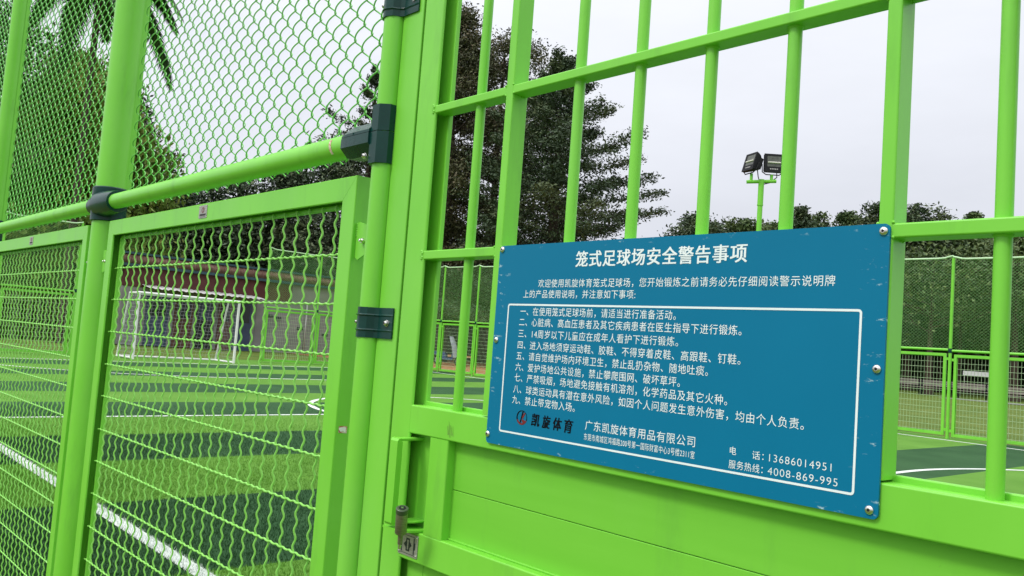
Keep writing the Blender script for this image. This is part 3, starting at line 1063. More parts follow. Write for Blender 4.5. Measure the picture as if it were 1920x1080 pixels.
tm = MB()
set_text(tm, '笼式足球场安全警告事项', -1.1023, -0.7387, 0.1742, 0.0315, bold=0.0007)
set_text(tm, '欢迎使用凯旋体育笼式足球场，您开始锻炼之前请务必先仔细阅读警示说明牌', -1.1988, -0.5928, 0.1300, 0.0172)
set_text(tm, '上的产品使用说明，并注意如下事项:', -1.239, -0.9551, 0.1093, 0.0170)
RULES = [('一、在使用笼式足球场前，请适当进行准备活动。', -1.2436, -0.8666, 0.0750),
         ('二、心脏病、高血压患者及其它疾病患者在医生指导下进行锻炼。', -1.2449, -0.7407, 0.0540),
         ('三、14周岁以下儿童应在成年人看护下进行锻炼。', -1.2449, -0.8587, 0.0315),
         ('四、进入场地须穿运动鞋、胶鞋、不得穿着皮鞋、高跟鞋、钉鞋。', -1.2445, -0.7397, 0.0090),
         ('五、请自觉维护场内环境卫生，禁止乱扔杂物、随地吐痰。', -1.2457, -0.7976, -0.0125),
         ('六、爱护场地公共设施，禁止攀爬围网、破坏草坪。', -1.2464, -0.8503, -0.0342),
         ('七、严禁吸烟，场地避免接触有机溶剂，化学药品及其它火种。', -1.2469, -0.7595, -0.0552),
         ('八、球类运动具有潜在意外风险，如因个人问题发生意外伤害，均由个人负责。', -1.2481, -0.6299, -0.0775),
         ('九、禁止带宠物入场。', -1.2492, -1.0798, -0.0982)]
for t, xa, xb, z in RULES:
    set_text(tm, t, xa, xb, z, 0.0175)
set_text(tm, '广东凯旋体育用品有限公司', -1.0516, -0.8144, -0.1262, 0.0188, bold=0.0)
set_text(tm, '东莞市南城区鸿福路200号第一国际财富中心3号楼2311室', -1.0528, -0.8139, -0.1468, 0.0130)
set_text(tm, '电', -0.7499, -0.7386, -0.1303, 0.0135)
set_text(tm, '话：', -0.7108, -0.6915, -0.1316, 0.0135)
set_text(tm, '13686014951', -0.6824, -0.5855, -0.1316, 0.0158, cjk=False)
set_text(tm, '服务热线：', -0.7506, -0.6920, -0.1508, 0.0140)
set_text(tm, '4008-869-995', -0.6837, -0.5757, -0.1508, 0.0158, cjk=False)
part('lettering', tm, M_LETTER, sign, smooth=False, recalc=False)

# company mark: ring heavier at the lower left with a slanted K, and brush characters in black
tm = MB()
for i, ch in enumerate('凯旋体育'):
    xa = -1.1905 + i * 0.0292
    set_text(tm, ch, xa, xa + 0.0212, -0.1318 - 0.0006 * i, 0.0255 + 0.001 * (i == 3), bold=0.0007, shear=0.12)
part('brush_lettering', tm, M_INK, sign, smooth=False, recalc=False)
tm = MB()
lx, lz, lr = -1.2183 - SX, -0.1309 - SZ, 0.0150
n = 48
for k in range(n):
    a0, a1 = 2 * PI * k / n, 2 * PI * (k + 1) / n
    q = []
    for a_ in (a0, a1):
        t_ = 0.0012 + 0.0026 * (0.5 - 0.5 * math.cos(a_ - math.radians(50)))
        q.append((lx + lr * math.cos(a_), lz + lr * 0.93 * math.sin(a_), lx + (lr - t_) * math.cos(a_), lz + (lr * 0.93 - t_) * math.sin(a_)))
    red = 1 if math.sin((a0 + a1) / 2) < -0.35 else 0
    tm.add([(q[0][0], -0.0004, q[0][1]), (q[1][0], -0.0004, q[1][1]), (q[1][2], -0.0004, q[1][3]), (q[0][2], -0.0004, q[0][3])], [(0, 1, 2, 3)], red)


def flat(pts, mi):
    tm.add([(lx + a_, -0.0005, lz + b_) for a_, b_ in pts], [tuple(range(len(pts)))], mi)


flat([(-0.0052, -0.0100), (-0.0020, -0.0100), (0.0046, 0.0118), (0.0010, 0.0118)], 0)
flat([(0.0012, 0.0016), (0.0062, 0.0098), (0.0098, 0.0090), (0.0046, 0.0000), (0.0036, -0.0018), (0.0010, -0.0014)], 1)
flat([(-0.0004, -0.0040), (0.0046, -0.0030), (0.0120, -0.0062), (0.0090, -0.0112), (0.0030, -0.0098)], 1)
part('company_mark', tm, [M_INK, M_RED], sign, smooth=False, recalc=False)
bpy.data.objects.remove(fo)
for x, z in ((-1.3107, 0.2005), (-0.5265, 0.1975), (-1.3095, 0.0155), (-0.5278, 0.0090), (-1.3142, -0.1735), (-0.5297, -0.1795)):
    mb = MB()
    x, z = x - SX, z - SZ
    mb.lathe([(0.0062, -0.0001), (0.0064, -0.0008), (0.0058, -0.0022), (0.0044, -0.0034), (0.0026, -0.0039)], (x, 0, z), 'y', 24, 0)
    mb.lathe([(0.0020, -0.0030), (0.0019, -0.0041)], (x, 0, z), 'y', 12, 1)
    part('rivet', mb, [M_SILVER, M_BLACK], sign)


# ------------------------------------------------------------------ far fences
PITCH = 2.145
fm = {}
mb = MB()
mb.sweep([(0, 0, 0), (0, 0, zz(2.64) + 0.02)], 0.036, 14)
mb.sweep([(0, 0, zz(2.64) - 0.02), (0, 0, zz(2.64) + 0.075)], [0.030, 0.012], 10)
fm['post'] = mb.mesh('post', M_GREEN)
mb = MB()
mb.lathe([(0.046, zz(0.45)), (0.05, zz(0.47)), (0.05, zz(0.53)), (0.046, zz(0.55))], (0, 0, 0), 'z', 14)
fm['collar'] = mb.mesh('collar', M_DARKG)
mb = MB()
mb.sweep([(0.03, 0, zz(0.50)), (PITCH - 0.03, 0, zz(0.50))], 0.028, 12)
fm['rail'] = mb.mesh('rail', M_GREEN)
mb = MB()
xs_ = np.linspace(0.0, PITCH, 24)
hump = 0.055 * (np.exp(-(xs_ / 0.14) ** 2) + np.exp(-((PITCH - xs_) / 0.14) ** 2))
mb.sweep(np.stack([xs_, np.full(24, -0.02), zz(2.64) + hump], 1), 0.021, 8)
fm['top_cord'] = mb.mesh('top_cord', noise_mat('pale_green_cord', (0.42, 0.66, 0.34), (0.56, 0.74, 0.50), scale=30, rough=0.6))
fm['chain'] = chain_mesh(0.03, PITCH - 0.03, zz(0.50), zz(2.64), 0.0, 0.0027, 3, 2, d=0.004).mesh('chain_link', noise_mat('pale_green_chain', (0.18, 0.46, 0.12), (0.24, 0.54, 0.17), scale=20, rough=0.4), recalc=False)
fm['frame'] = panel_frame(0.085, PITCH - 0.085, zz(-1.475), zz(0.4165), 0.0645, 0.0, 0.05).mesh('panel_frame', M_GREEN)
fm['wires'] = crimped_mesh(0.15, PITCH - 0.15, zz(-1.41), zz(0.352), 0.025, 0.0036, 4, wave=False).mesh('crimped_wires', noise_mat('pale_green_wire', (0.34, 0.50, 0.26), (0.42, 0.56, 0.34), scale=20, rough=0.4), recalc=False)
tb = MB()
pass
tb.box(0.03, 0.09, 0.0, 0.008, -0.03, 0.03)
fm['bracket'] = tb.mesh('bracket', M_GREEN)


def far_fence(label, origin, rz, n, skip=()):
    t = thing('mesh_fence', label, 'fence', origin, rz)
    c, s = math.cos(rz), math.sin(rz)
    for i in range(n + 1):
        dz = ground_z(origin[0] + c * i * PITCH, origin[1] + s * i * PITCH) - origin[2]
        off = (i * PITCH, 0, dz)
        if i == n or i not in skip or (i - 1) not in skip:
            link('post', fm['post'], t, off)
            link('collar', fm['collar'], t, off)
        if i == n or i in skip:
            continue
        link('rail', fm['rail'], t, off)
        link('top_cord', fm['top_cord'], t, off)
        link('chain_link', fm['chain'], t, off)
        p = link('panel_frame', fm['frame'], t, off)
        link('crimped_wires', fm['wires'], p)
        for bx_ in (0.0, PITCH - 0.12):
            for bz_ in (0.29, -1.34):
                link('bracket', fm['bracket'], p, (bx_, 0, zz(bz_)))
    return t


x0 = -7.90 - 10 * PITCH
far_fence('green fence along the far side of the pitch, seen through the gate bars', (x0, 19.8, ground_z(x0, 19.8)), 0.0, 13)
xe = x0 + 0.03
far_fence('green fence across the end of the pitch beside the white goal', (xe, 19.72 - 9 * PITCH, ground_z(xe, 0)), PI / 2, 9, skip=(3, 4, 5))

# ------------------------------------------------------------------ goal
goal = thing('football_goal', 'small white football goal with net at the end of the pitch', 'goal', (-27.9, 9.97, ground_z(-27.9, 9.97)))
gh = 2.10
GW, GD0, GD1 = 1.66, 0.85, 1.5        # half width, depth at the top and at the ground
mb = MB()
for y in (-GW, GW):
    mb.sweep([(0, y, 0), (0, y, gh)], 0.045, 14)
mb.sweep([(0, -GW - 0.045, gh), (0, GW + 0.045, gh)], 0.045, 14)
part('front_frame', mb, M_WHITE, goal)
mb = MB()
for y in (-GW, GW):
    mb.sweep([(0, y, gh), (-GD0, y, gh)], 0.030, 10)
    mb.sweep([(-GD0, y, gh), (-GD1, y, 0.04)], 0.030, 10)
    mb.sweep([(0, y, 0.04), (-GD1, y, 0.04)], 0.034, 10)
mb.sweep([(-GD1, -GW, 0.04), (-GD1, GW, 0.04)], 0.034, 10)
mb.sweep([(-GD0, -GW, gh), (-GD0, GW, gh)], 0.030, 10)
part('back_frame', mb, M_WHITE, goal)
mb = MB()
net_r = 0.0034


def back_pt(t, y):
    return (-GD0 - (GD1 - GD0) * t + 0.09 * math.sin(PI * t), y, gh - (gh - 0.04) * t - 0.015 * math.cos(y * 6))


for y in np.arange(-GW + 0.05, GW, 0.12):
    P = [(0, y, gh), (-GD0 / 2, y, gh - 0.05), (-GD0, y, gh)] + [back_pt(t, y) for t in (0.2, 0.4, 0.6, 0.8, 1.0)]
    mb.sweep(P, net_r, 3, cap=False, ref=(0, 1, 0))
for t in np.arange(0.05, 1.0, 0.058):
    mb.sweep([back_pt(t, y) for y in np.linspace(-GW, GW, 24)], net_r, 3, cap=False)
    for sy in (-GW, GW):
        z = gh - (gh - 0.04) * t
        mb.sweep([(0, sy, z), (-GD0 - (GD1 - GD0) * t, sy, z)], net_r, 3, cap=False)
for sy in (-GW, GW):
    for x in np.arange(-GD1 + 0.1, 0, 0.12):
        mb.sweep([(x, sy, 0.04), (x, sy, gh if x > -GD0 else gh * (GD1 + x) / (GD1 - GD0))], net_r, 3, cap=False)
for x in np.arange(-GD0 + 0.1, 0, 0.12):
    mb.sweep([(x, y, gh - 0.05 * math.sin(-x / GD0 * PI)) for y in np.linspace(-GW, GW, 10)], net_r, 3, cap=False)
part('net', mb, noise_mat('grey_net', (0.30, 0.31, 0.33), (0.42, 0.43, 0.45), scale=20, rough=0.8), goal, recalc=False)

# ------------------------------------------------------------------ floodlight
fl = thing('floodlight', 'green pole with two black floodlights standing beyond the far fence', 'floodlight', (-13.26, 20.05, ground_z(-13.26, 20)))
fl.scale = (1.42, 1.42, 1.42)
mb = MB()
H = 4.62
mb.sweep([(0, 0, 0), (0, 0, 4.12)], 0.050, 20)
mb.sweep([(0, 0, 4.11), (0, 0, H)], 0.056, 20)
mb.lathe([(0.060, 4.09), (0.060, 4.12)], (0, 0, 0), 'z', 20)
part('pole', mb, M_GREEN, fl)
mb = MB()
mb.sweep([(-0.215, -0.19, H - 0.06), (0.215, 0.19, H - 0.02)], 0.036, 16)
for q in ((-0.150, -0.132), (0.145, 0.128)):
    mb.sweep([(q[0], q[1], H - 0.05), (q[0], q[1], H + 0.11)], 0.030, 12)
part('crossarm', mb, M_GREEN, fl)


def lamp(px_, py_, rz, tilt):
    """floodlight head: deep housing, glass front, yoke"""
    M4 = Matrix.Translation((px_, py_, H + 0.33)) @ Matrix.Rotation(rz, 4, 'Z') @ Matrix.Rotation(tilt, 4, 'X')
    hm = MB()
    w, h_ = 0.185, 0.19
    rings = [(-0.045, 1.0, 1.0, 0), (0.0, 1.0, 1.0, 0), (0.07, 0.86, 0.84, 0.01), (0.15, 0.62, 0.55, 0.0), (0.19, 0.4, 0.34, -0.01)]
    Vh = []
    for (y, sx, sz, dz) in rings:
        for a_, b_ in ((-1, -0.9), (-0.9, -1), (0.9, -1), (1, -0.9), (1, 0.9), (0.9, 1), (-0.9, 1), (-1, 0.9)):
            Vh.append((a_ * w * sx, y, b_ * h_ * sz + dz))
    n_ = 8
    Fh = [(i * n_ + j, i * n_ + (j + 1) % n_, (i + 1) * n_ + (j + 1) % n_, (i + 1) * n_ + j) for i in range(len(rings) - 1) for j in range(n_)]
    Fh += [tuple(range((len(rings) - 1) * n_, len(rings) * n_))]
    hm.add(Vh, Fh)
    # front bezel round the glass
    for (a0, a1, b0, b1) in ((-w, w, 0.150, h_), (-w, w, -h_, -0.075), (-w, -0.125, -0.075, 0.150), (0.150, w, -0.075, 0.150)):
        hm.box(a0 * 0.99, a1 * 0.99, -0.052, -0.044, b0, b1)
    for k_ in range(5):
        hm.box(-0.07 + k_ * 0.034, -0.048 + k_ * 0.034, -0.0535, -0.052, -0.135, -0.112, mi=1)
    for k_ in range(6):
        hm.box(-0.15 + k_ * 0.06, -0.144 + k_ * 0.06, 0.03, 0.15, -0.11, 0.12)
    ho = part('lamp_housing', hm, [M_BLACK, M_DIMSTEEL], fl, angle=25)
    ho.matrix_local = M4
    gm = MB()
    gm.box(-0.125, 0.150, -0.046, -0.040, -0.075, 0.150)
    g = part('lens', gm, M_GLASS, ho)
    gm = MB()
    gm.sweep([(-0.11, -0.052, 0.01), (0.14, -0.052, 0.01)], 0.018, 10)
    part('lamp_tube', gm, M_TUBE, ho)
    ym = MB()
    ym.sweep([(-w - 0.015, 0.05, 0.0), (-w - 0.015, 0.03, -0.17), (-0.13, 0.02, -0.225), (0.13, 0.02, -0.225), (w + 0.015, 0.03, -0.17), (w + 0.015, 0.05, 0.0)], 0.011, 8)
    part('yoke', ym, M_BLACK, ho)
    return ho


M_GLASS = noise_mat('lamp_glass', (0.075, 0.08, 0.07), (0.13, 0.135, 0.12), scale=14, rough=0.35, spec=0.3)
M_TUBE = noise_mat('lamp_reflector', (0.50, 0.49, 0.42), (0.62, 0.60, 0.52), scale=10, rough=0.3)
view = math.atan2(-9.38, 15.2)            # direction from the lamp back to the near fence
lamp(-0.160, -0.141, -0.40, math.radians(-16))
lamp(0.155, 0.137, 0.80, math.radians(-6))
mb = MB()
mb.sweep([(0.20, 0.21, H + 0.22), (0.22, 0.20, H + 0.06), (0.12, 0.10, H - 0.06), (0.04, 0.0, H - 0.10)], 0.010, 8)
mb.sweep([(-0.10, -0.02, H + 0.26), (-0.06, -0.03, H + 0.06), (-0.03, -0.02, H - 0.04)], 0.010, 8)
part('cable', mb, M_BLACK, fl)

# ------------------------------------------------------------------ low building behind the goal
bld = thing('low_building', 'low maroon and grey building with blue fascia bands behind the goal', 'building', (-42.0, 12.3, ground_z(-42, 16)))
bld.scale = (1.55, 1.55, 1.0)
M_MAROON = noise_mat('maroon_wall', (0.075, 0.020, 0.018), (0.105, 0.030, 0.026), scale=2, rough=0.8)
M_GREYW = noise_mat('grey_render', (0.19, 0.19, 0.18), (0.27, 0.265, 0.25), scale=1.3, rough=0.9, detail=8)
M_TEAL = noise_mat('teal_fascia', (0.018, 0.055, 0.075), (0.028, 0.075, 0.098), scale=2, rough=0.6)
M_TILE = noise_mat('roof_tiles', (0.13, 0.065, 0.045), (0.22, 0.135, 0.10), scale=3.5, rough=0.85, detail=8)
M_AWN = noise_mat('awning_sheet', (0.42, 0.41, 0.40), (0.54, 0.53, 0.52), scale=4, rough=0.6)
M_DOORB = noise_mat('blue_door', (0.03, 0.05, 0.10), (0.05, 0.07, 0.13), scale=3, rough=0.5)
M_DOORR = noise_mat('red_door', (0.07, 0.022, 0.014), (0.11, 0.035, 0.022), scale=3, rough=0.5)
M_PANE = noise_mat('dark_glass', (0.012, 0.014, 0.016), (0.02, 0.023, 0.026), scale=3, rough=0.12)
g0 = ground_z(-42, 16)


def rel(z):            # camera-relative height to height above the building's base
    return zz(z * 1.5 + 0.1) - g0


L = 9.6
mb = MB()
mb.box(-5.0, 0.0, 0.0, 4.35, 0.0, rel(1.02))
part('wall', mb, M_GREYW, bld)
mb = MB()
mb.box(-5.0, 0.02, 0.0, L - 4.0, rel(1.022), rel(1.64))
part('wall', mb, M_MAROON, bld)
mb = MB()
mb.box(-5.0, 0.015, 4.352, L, 0.0, rel(1.02))
mb.box(-5.0, 0.0, L - 3.996, L, rel(1.022), rel(1.64))
part('wall', mb, M_GREYW, bld)
mb = MB()
mb.box(-5.2, 0.14, -0.25, L + 0.2, rel(1.642), rel(1.73))
mb.box(-5.2, 0.02, -0.2, L + 0.15, rel(2.032), rel(2.10))
part('fascia', mb, M_TEAL, bld)
mb = MB()
mb.add([(0.14, -0.25, rel(1.734)), (0.14, L + 0.2, rel(1.734)), (-0.03, L + 0.2, rel(2.03)), (-0.03, -0.25, rel(2.03)), (-5.2, -0.25, rel(1.734)), (-5.2, L + 0.2, rel(1.734))],
       [(0, 1, 2, 3), (3, 2, 5, 4), (0, 3, 4), (1, 5, 2), (0, 4, 5, 1)])
for k_ in range(60):
    y = -0.2 + k_ * (L + 0.35) / 60
    mb.sweep([(0.145, y, rel(1.74)), (-0.02, y, rel(2.028))], 0.02, 6)
part('roof', mb, M_TILE, bld)
mb = MB()
ya = np.linspace(0.55, 4.25, 80)
for i in range(79):
    za, zb = 0.025 * math.sin(i * 1.6), 0.025 * math.sin((i + 1) * 1.6)
    mb.add([(0.03, ya[i], rel(1.10) + za), (0.03, ya[i + 1], rel(1.10) + zb), (0.85, ya[i + 1], rel(0.98) + zb), (0.85, ya[i], rel(0.98) + za)], [(0, 1, 2, 3)])
part('awning', mb, M_AWN, bld)
for y0_, y1_, m_ in ((0.75, 1.45, M_DOORB), (1.62, 2.22, M_DOORR), (2.32, 2.92, M_PANE), (3.05, 3.5, M_DOORR), (3.6, 4.2, M_DOORB)):
    mb = MB()
    mb.box(0.002, 0.04, y0_, y1_, 0.0, rel(0.86))
    d_ = part('door', mb, m_, bld)
    mb = MB()
    mb.box(0.041, 0.055, y0_ + 0.08, y1_ - 0.08, rel(0.15), rel(0.75))
    part('pane', mb, M_PANE if m_ is not M_PANE else M_DOORB, d_)
for y0_, z_ in ((4.75, 0.42), (5.05, 0.36), (5.9, 0.05), (6.9, -0.12), (7.9, -0.2)):
    mb = MB()
    mb.box(0.016, 0.05, y0_, y0_ + 0.22, rel(z_), rel(z_ + 0.1))
    part('vent', mb, M_PANE, bld)
mb = MB()
mb.sweep([(0.06, 6.2, 0), (0.06, 6.2, rel(1.02))], 0.03, 8)
part('downpipe', mb, M_AWN, bld)

# ------------------------------------------------------------------ trees
FAR = 1.5


def leaf_quads(cent, size, flat=0.0, aspect=0.45, rng=RNG):
    """diamond leaves at the given centres; flat>0 lays them towards horizontal"""
    n = len(cent)
    a = rng.normal(0, 1, (n, 3))
    a[:, 2] *= (1 - flat)
    a /= np.linalg.norm(a, axis=1)[:, None]
    b = rng.normal(0, 1, (n, 3))
    b[:, 2] *= (1 - flat)
    b -= (a * b).sum(1)[:, None] * a
    b /= np.linalg.norm(b, axis=1)[:, None] + 1e-9
    s = size * rng.uniform(0.6, 1.35, n)[:, None]
    return np.stack([cent - a * s, cent + b * s * aspect, cent + a * s, cent - b * s * aspect], 1)


def leaf_crown(P, size, mats, flat, clump_tone, parent):
    V = leaf_quads(P, size, flat)
    tone = np.clip(clump_tone + RNG.choice([-1, 0, 0, 0, 1], len(P)), 0, 2)
    return link('crown', fast_mesh('crown', V, 4, mats, tone), parent)


def trunk_mesh(h, r, limbs, lean=0.03, n=9):
    mb = MB()
    z = np.linspace(0, h, 9)
    dx = np.cumsum(RNG.normal(0, lean, 9)) * h / 9
    dy = np.cumsum(RNG.normal(0, lean, 9)) * h / 9
    dx[0] = dy[0] = 0
    rr = r * (1 - 0.86 * (z / h) ** 0.9)
    rr[0] *= 1.35
    path = np.stack([dx, dy, z - 0.06 * (z == 0)], 1)
    mb.sweep(path, rr, n, ref=(0, 1, 0.2))
    for c in limbs:
        z0 = max(0.12 * h, min(c[2] - 0.35 * math.hypot(c[0], c[1]) - 0.2, h * 0.93))
        i = z0 / h * 8
        k = min(int(i), 7)
        base = path[k] + (path[k + 1] - path[k]) * (i - k)
        r0 = max(0.018, r * (1 - 0.86 * z0 / h) * 0.42)
        mid = base * 0.45 + np.array(c) * 0.55 + np.array([0, 0, -0.07 * np.linalg.norm(np.array(c) - base)])
        mb.sweep([base, mid, np.array(c)], [r0, r0 * 0.6, r0 * 0.18], 5, ref=(0.2, 0.1, 1), cap=False)
    return mb


def broad_tree(name, label, cat, px, top_y, d, hw, kind, low=0.12, leaf_size=0.16, clumps=120, per=70, shape='round', group=None, droop=0.0, spread=0.75, flat=0.2, bx=None):
    d, hw, leaf_size, spread, droop = d * FAR, hw * FAR, leaf_size * FAR, spread * FAR, droop * FAR
    x, y, zt = site(px, top_y, d)
    g = ground_z(x, y) - 0.02
    h = zt - g
    t = thing(name, label, cat, (x, y, g), 0.0, group)
    cl = []
    while len(cl) < clumps:
        u = RNG.uniform(0, 1)
        if shape == 'round':
            env = math.sqrt(max(0.0, 1 - (2 * u - 1) ** 2)) ** 0.7
        elif shape == 'tall':
            env = min(1.0, (1 - u) * 1.7 + 0.07) * (0.75 + 0.25 * min(1, u * 5))
        elif shape == 'dome':
            env = math.sqrt(max(0.0, 1 - u ** 2.2))
        else:
            env = min(1.0, 1.15 - u)
        a = RNG.uniform(0, 2 * PI)
        rr = hw * env * math.sqrt(RNG.uniform(0.04, 1.0)) * (RNG.uniform(0.7, 1.12) if hw > 3 * FAR else RNG.uniform(0.55, 1.4))
        cl.append((rr * math.cos(a), rr * math.sin(a), h * (low + (1 - low) * u * 0.97)))
    cl = np.array(cl)
    cl[0] = (0.03 * hw, 0, h * 0.985)
    limbs = cl[RNG.choice(len(cl), min(26, len(cl)), replace=False)]
    part('trunk', trunk_mesh(h * 0.93, 0.035 * h * 0.55 + 0.05, limbs), M_BARK, t)
    cs = RNG.uniform(0.30, 0.75, len(cl)) * spread * min(1.0, hw / (3.2 * FAR))
    idx = np.repeat(np.arange(len(cl)), per)
    off = np.clip(RNG.normal(0, 1, (len(idx), 3)), -1.9, 1.9) * cs[idx][:, None] * np.array([1, 1, 0.62])
    P = cl[idx] + off
    if droop:
        P[:, 2] -= np.abs(RNG.exponential(droop, len(P)))
    P[:, 2] = np.clip(P[:, 2], 0.15, h * 1.01)
    tone = RNG.choice([0, 0, 1, 1, 2], len(cl))[idx]
    leaf_crown(P, leaf_size, LEAF[kind], flat, tone, t)
    return t


def layered_tree(name, label, cat, px, top_y, d, hw, kind, n_br=70, low=0.10, leaf_size=0.13, group=None, per=260, up=0.16, prof=None):
    """tree of spreading, layered branches with gaps of sky between the tiers"""
    d, hw, leaf_size = d * FAR, hw * FAR, leaf_size * FAR
    x, y, zt = site(px, top_y, d)
    g = ground_z(x, y) - 0.02
    h = zt - g
    t = thing(name, label, cat, (x, y, g), 0.0, group)
    mb = MB()
    ht = h * 0.92
    z = np.linspace(0, ht, 10)
    path = np.stack([np.cumsum(RNG.normal(0, 0.05, 10)) * 0.6, np.cumsum(RNG.normal(0, 0.05, 10)) * 0.6, z], 1)
    path[0, :2] = 0
    path[0, 2] = -0.06
    rad = 0.26 * h / 10 * (1 - 0.985 * (z / ht)) + 0.006
    mb.sweep(path, rad, 9, ref=(0, 1, 0.2))
    P, tone = [], []
    for b in range(n_br):
        u = (b + RNG.uniform(0, 1)) / n_br
        zh = ht * (low + (0.99 - low) * u)
        Lb = hw * (prof(u) if prof else max(0.10, (1 - u) ** 0.75)) * RNG.uniform(0.6, 1.12)
        a = b * 2.39996 + RNG.uniform(-0.4, 0.4)
        k = min(int(zh / ht * 9), 8)
        base = path[k] + (path[k + 1] - path[k]) * (zh / ht * 9 - k)
        dirv = np.array([math.cos(a), math.sin(a), 0])
        s = np.linspace(0, 1, 6)
        rise = up * (1 + 2.6 * u ** 4) * Lb * (s + 0.35 * s ** 2) - 0.10 * Lb * s * (1 - u)
        br = base + dirv * (Lb * s)[:, None] + np.array([0, 0, 1.0]) * rise[:, None]
        mb.sweep(br, 0.030 * (1 - 0.8 * s) * (0.5 + 0.5 * Lb / hw) + 0.004, 5, cap=False, ref=(0.1, 0.2, 1))
        m = max(30, int(per * (0.25 + 0.75 * Lb / hw)))
        ss = RNG.beta(2.2, 1.25, m)
        i = np.clip((ss * 5).astype(int), 0, 4)
        c = br[i] + (br[i + 1] - br[i]) * (ss * 5 - i)[:, None]
        side = np.array([-math.sin(a), math.cos(a), 0])
        lat = RNG.normal(0, 1, m) * 0.24 * Lb * (1.15 - ss) + RNG.normal(0, 0.06, m)
        c = c + side * lat[:, None] + np.stack([np.zeros(m), np.zeros(m), RNG.normal(0.02, 0.095, m) - 0.05 * np.abs(lat)], 1)
        # secondary twigs bunch the leaves
        twig = RNG.normal(0, 1, (max(4, m // 40), 3)) * np.array([0.16, 0.16, 0.085])
        c += twig[RNG.integers(0, len(twig), m)] + RNG.normal(0, 0.06, (m, 3))
        P.append(c)
        tone.append(np.full(m, RNG.choice([0, 0, 1, 1, 2])))
    part('trunk', mb, M_BARK, t)
    P = np.concatenate(P)
    P[:, 2] = np.maximum(P[:, 2], 0.2)
    leaf_crown(P, leaf_size, LEAF[kind], 0.35, np.concatenate(tone), t)
    return t


GT = 'dark trees beyond the far fence'
layered_tree('tree', 'tall dark tree with tiers of branches reaching right, behind the barred part of the gate', 'tree', 1064, 60, 32, 5.3, 'dark', n_br=122, leaf_size=0.064, per=1350, group=GT, low=0.10, prof=lambda u: max(0.13, min(1.0, 0.06 + (1 - u) * 1.75)) * (0.82 + 0.18 * math.sin(u * 44)))
broad_tree('tree', 'tallest dark brown-green tree, with a thin feathery top, just right of the gate post', 'tree', 872, 14, 35, 3.4, 'olive', low=0.15, leaf_size=0.066, clumps=215, per=380, shape='tall', group=GT, spread=0.66)
broad_tree('tree', 'dark brown-green tree with a broad rounded top between two gate uprights', 'tree', 950, 66, 38, 3.4, 'olive', low=0.16, leaf_size=0.07, clumps=190, per=340, shape='round', group=GT, spread=0.68)
layered_tree('tree', 'dark tree with ragged side branches seen through the chain link left of the gate post', 'tree', 714, 84, 38, 4.3, 'dark', n_br=66, leaf_size=0.075, per=560, group=GT, prof=lambda u: max(0.12, min(1.0, (1 - u) * 2.0)) * (0.74 + 0.26 * math.sin(u * 37)))
layered_tree('tree', 'dark tree standing hidden behind the gate post', 'tree', 792, 70, 41, 4.0, 'olive', n_br=70, leaf_size=0.12, per=500, group=GT)
GB = 'low trees behind the goal'
for (px, ty, d, hw, kd, lb) in ((640, 262, 44, 3.6, 'dark', 'dark bushy tree left of the round gate post, below the ragged branches'),
                                (545, 318, 47, 3.4, 'dark', 'dark tree above the right end of the low building'),
                                (450, 338, 46, 3.2, 'dark', 'dark tree above the middle of the low building'),
                                (345, 352, 47, 3.2, 'dark', 'dark tree just right of the thick fence post, above the low building'),
                                (232, 300, 46, 3.4, 'dark', 'dark tree hidden behind the thick fence post')):
    broad_tree('tree', lb, 'tree', px, ty, d, hw, kd, low=0.02, leaf_size=0.12, clumps=130, per=170, shape='dome', group=GB, spread=1.0)

broad_tree('weeping_tree', 'yellow-green weeping tree behind the chain link left of the thick post', 'tree', 148, 96, 34, 4.1, 'yellow', low=0.02, leaf_size=0.11, clumps=190, per=360, shape='dome', droop=0.7, flat=-0.6, spread=0.75)
broad_tree('tree', 'dark leafy tree whose right side droops past the thick fence post', 'tree', 248, 165, 38, 2.4, 'dark', low=0.02, leaf_size=0.10, clumps=140, per=260, shape='dome', droop=0.5, spread=0.8)
broad_tree('tree', 'dark green tree at the far left edge behind the fence', 'tree', -14, -30, 33, 3.3, 'mid', low=0.02, leaf_size=0.11, clumps=130, per=240, shape='dome', droop=0.3, spread=0.9)


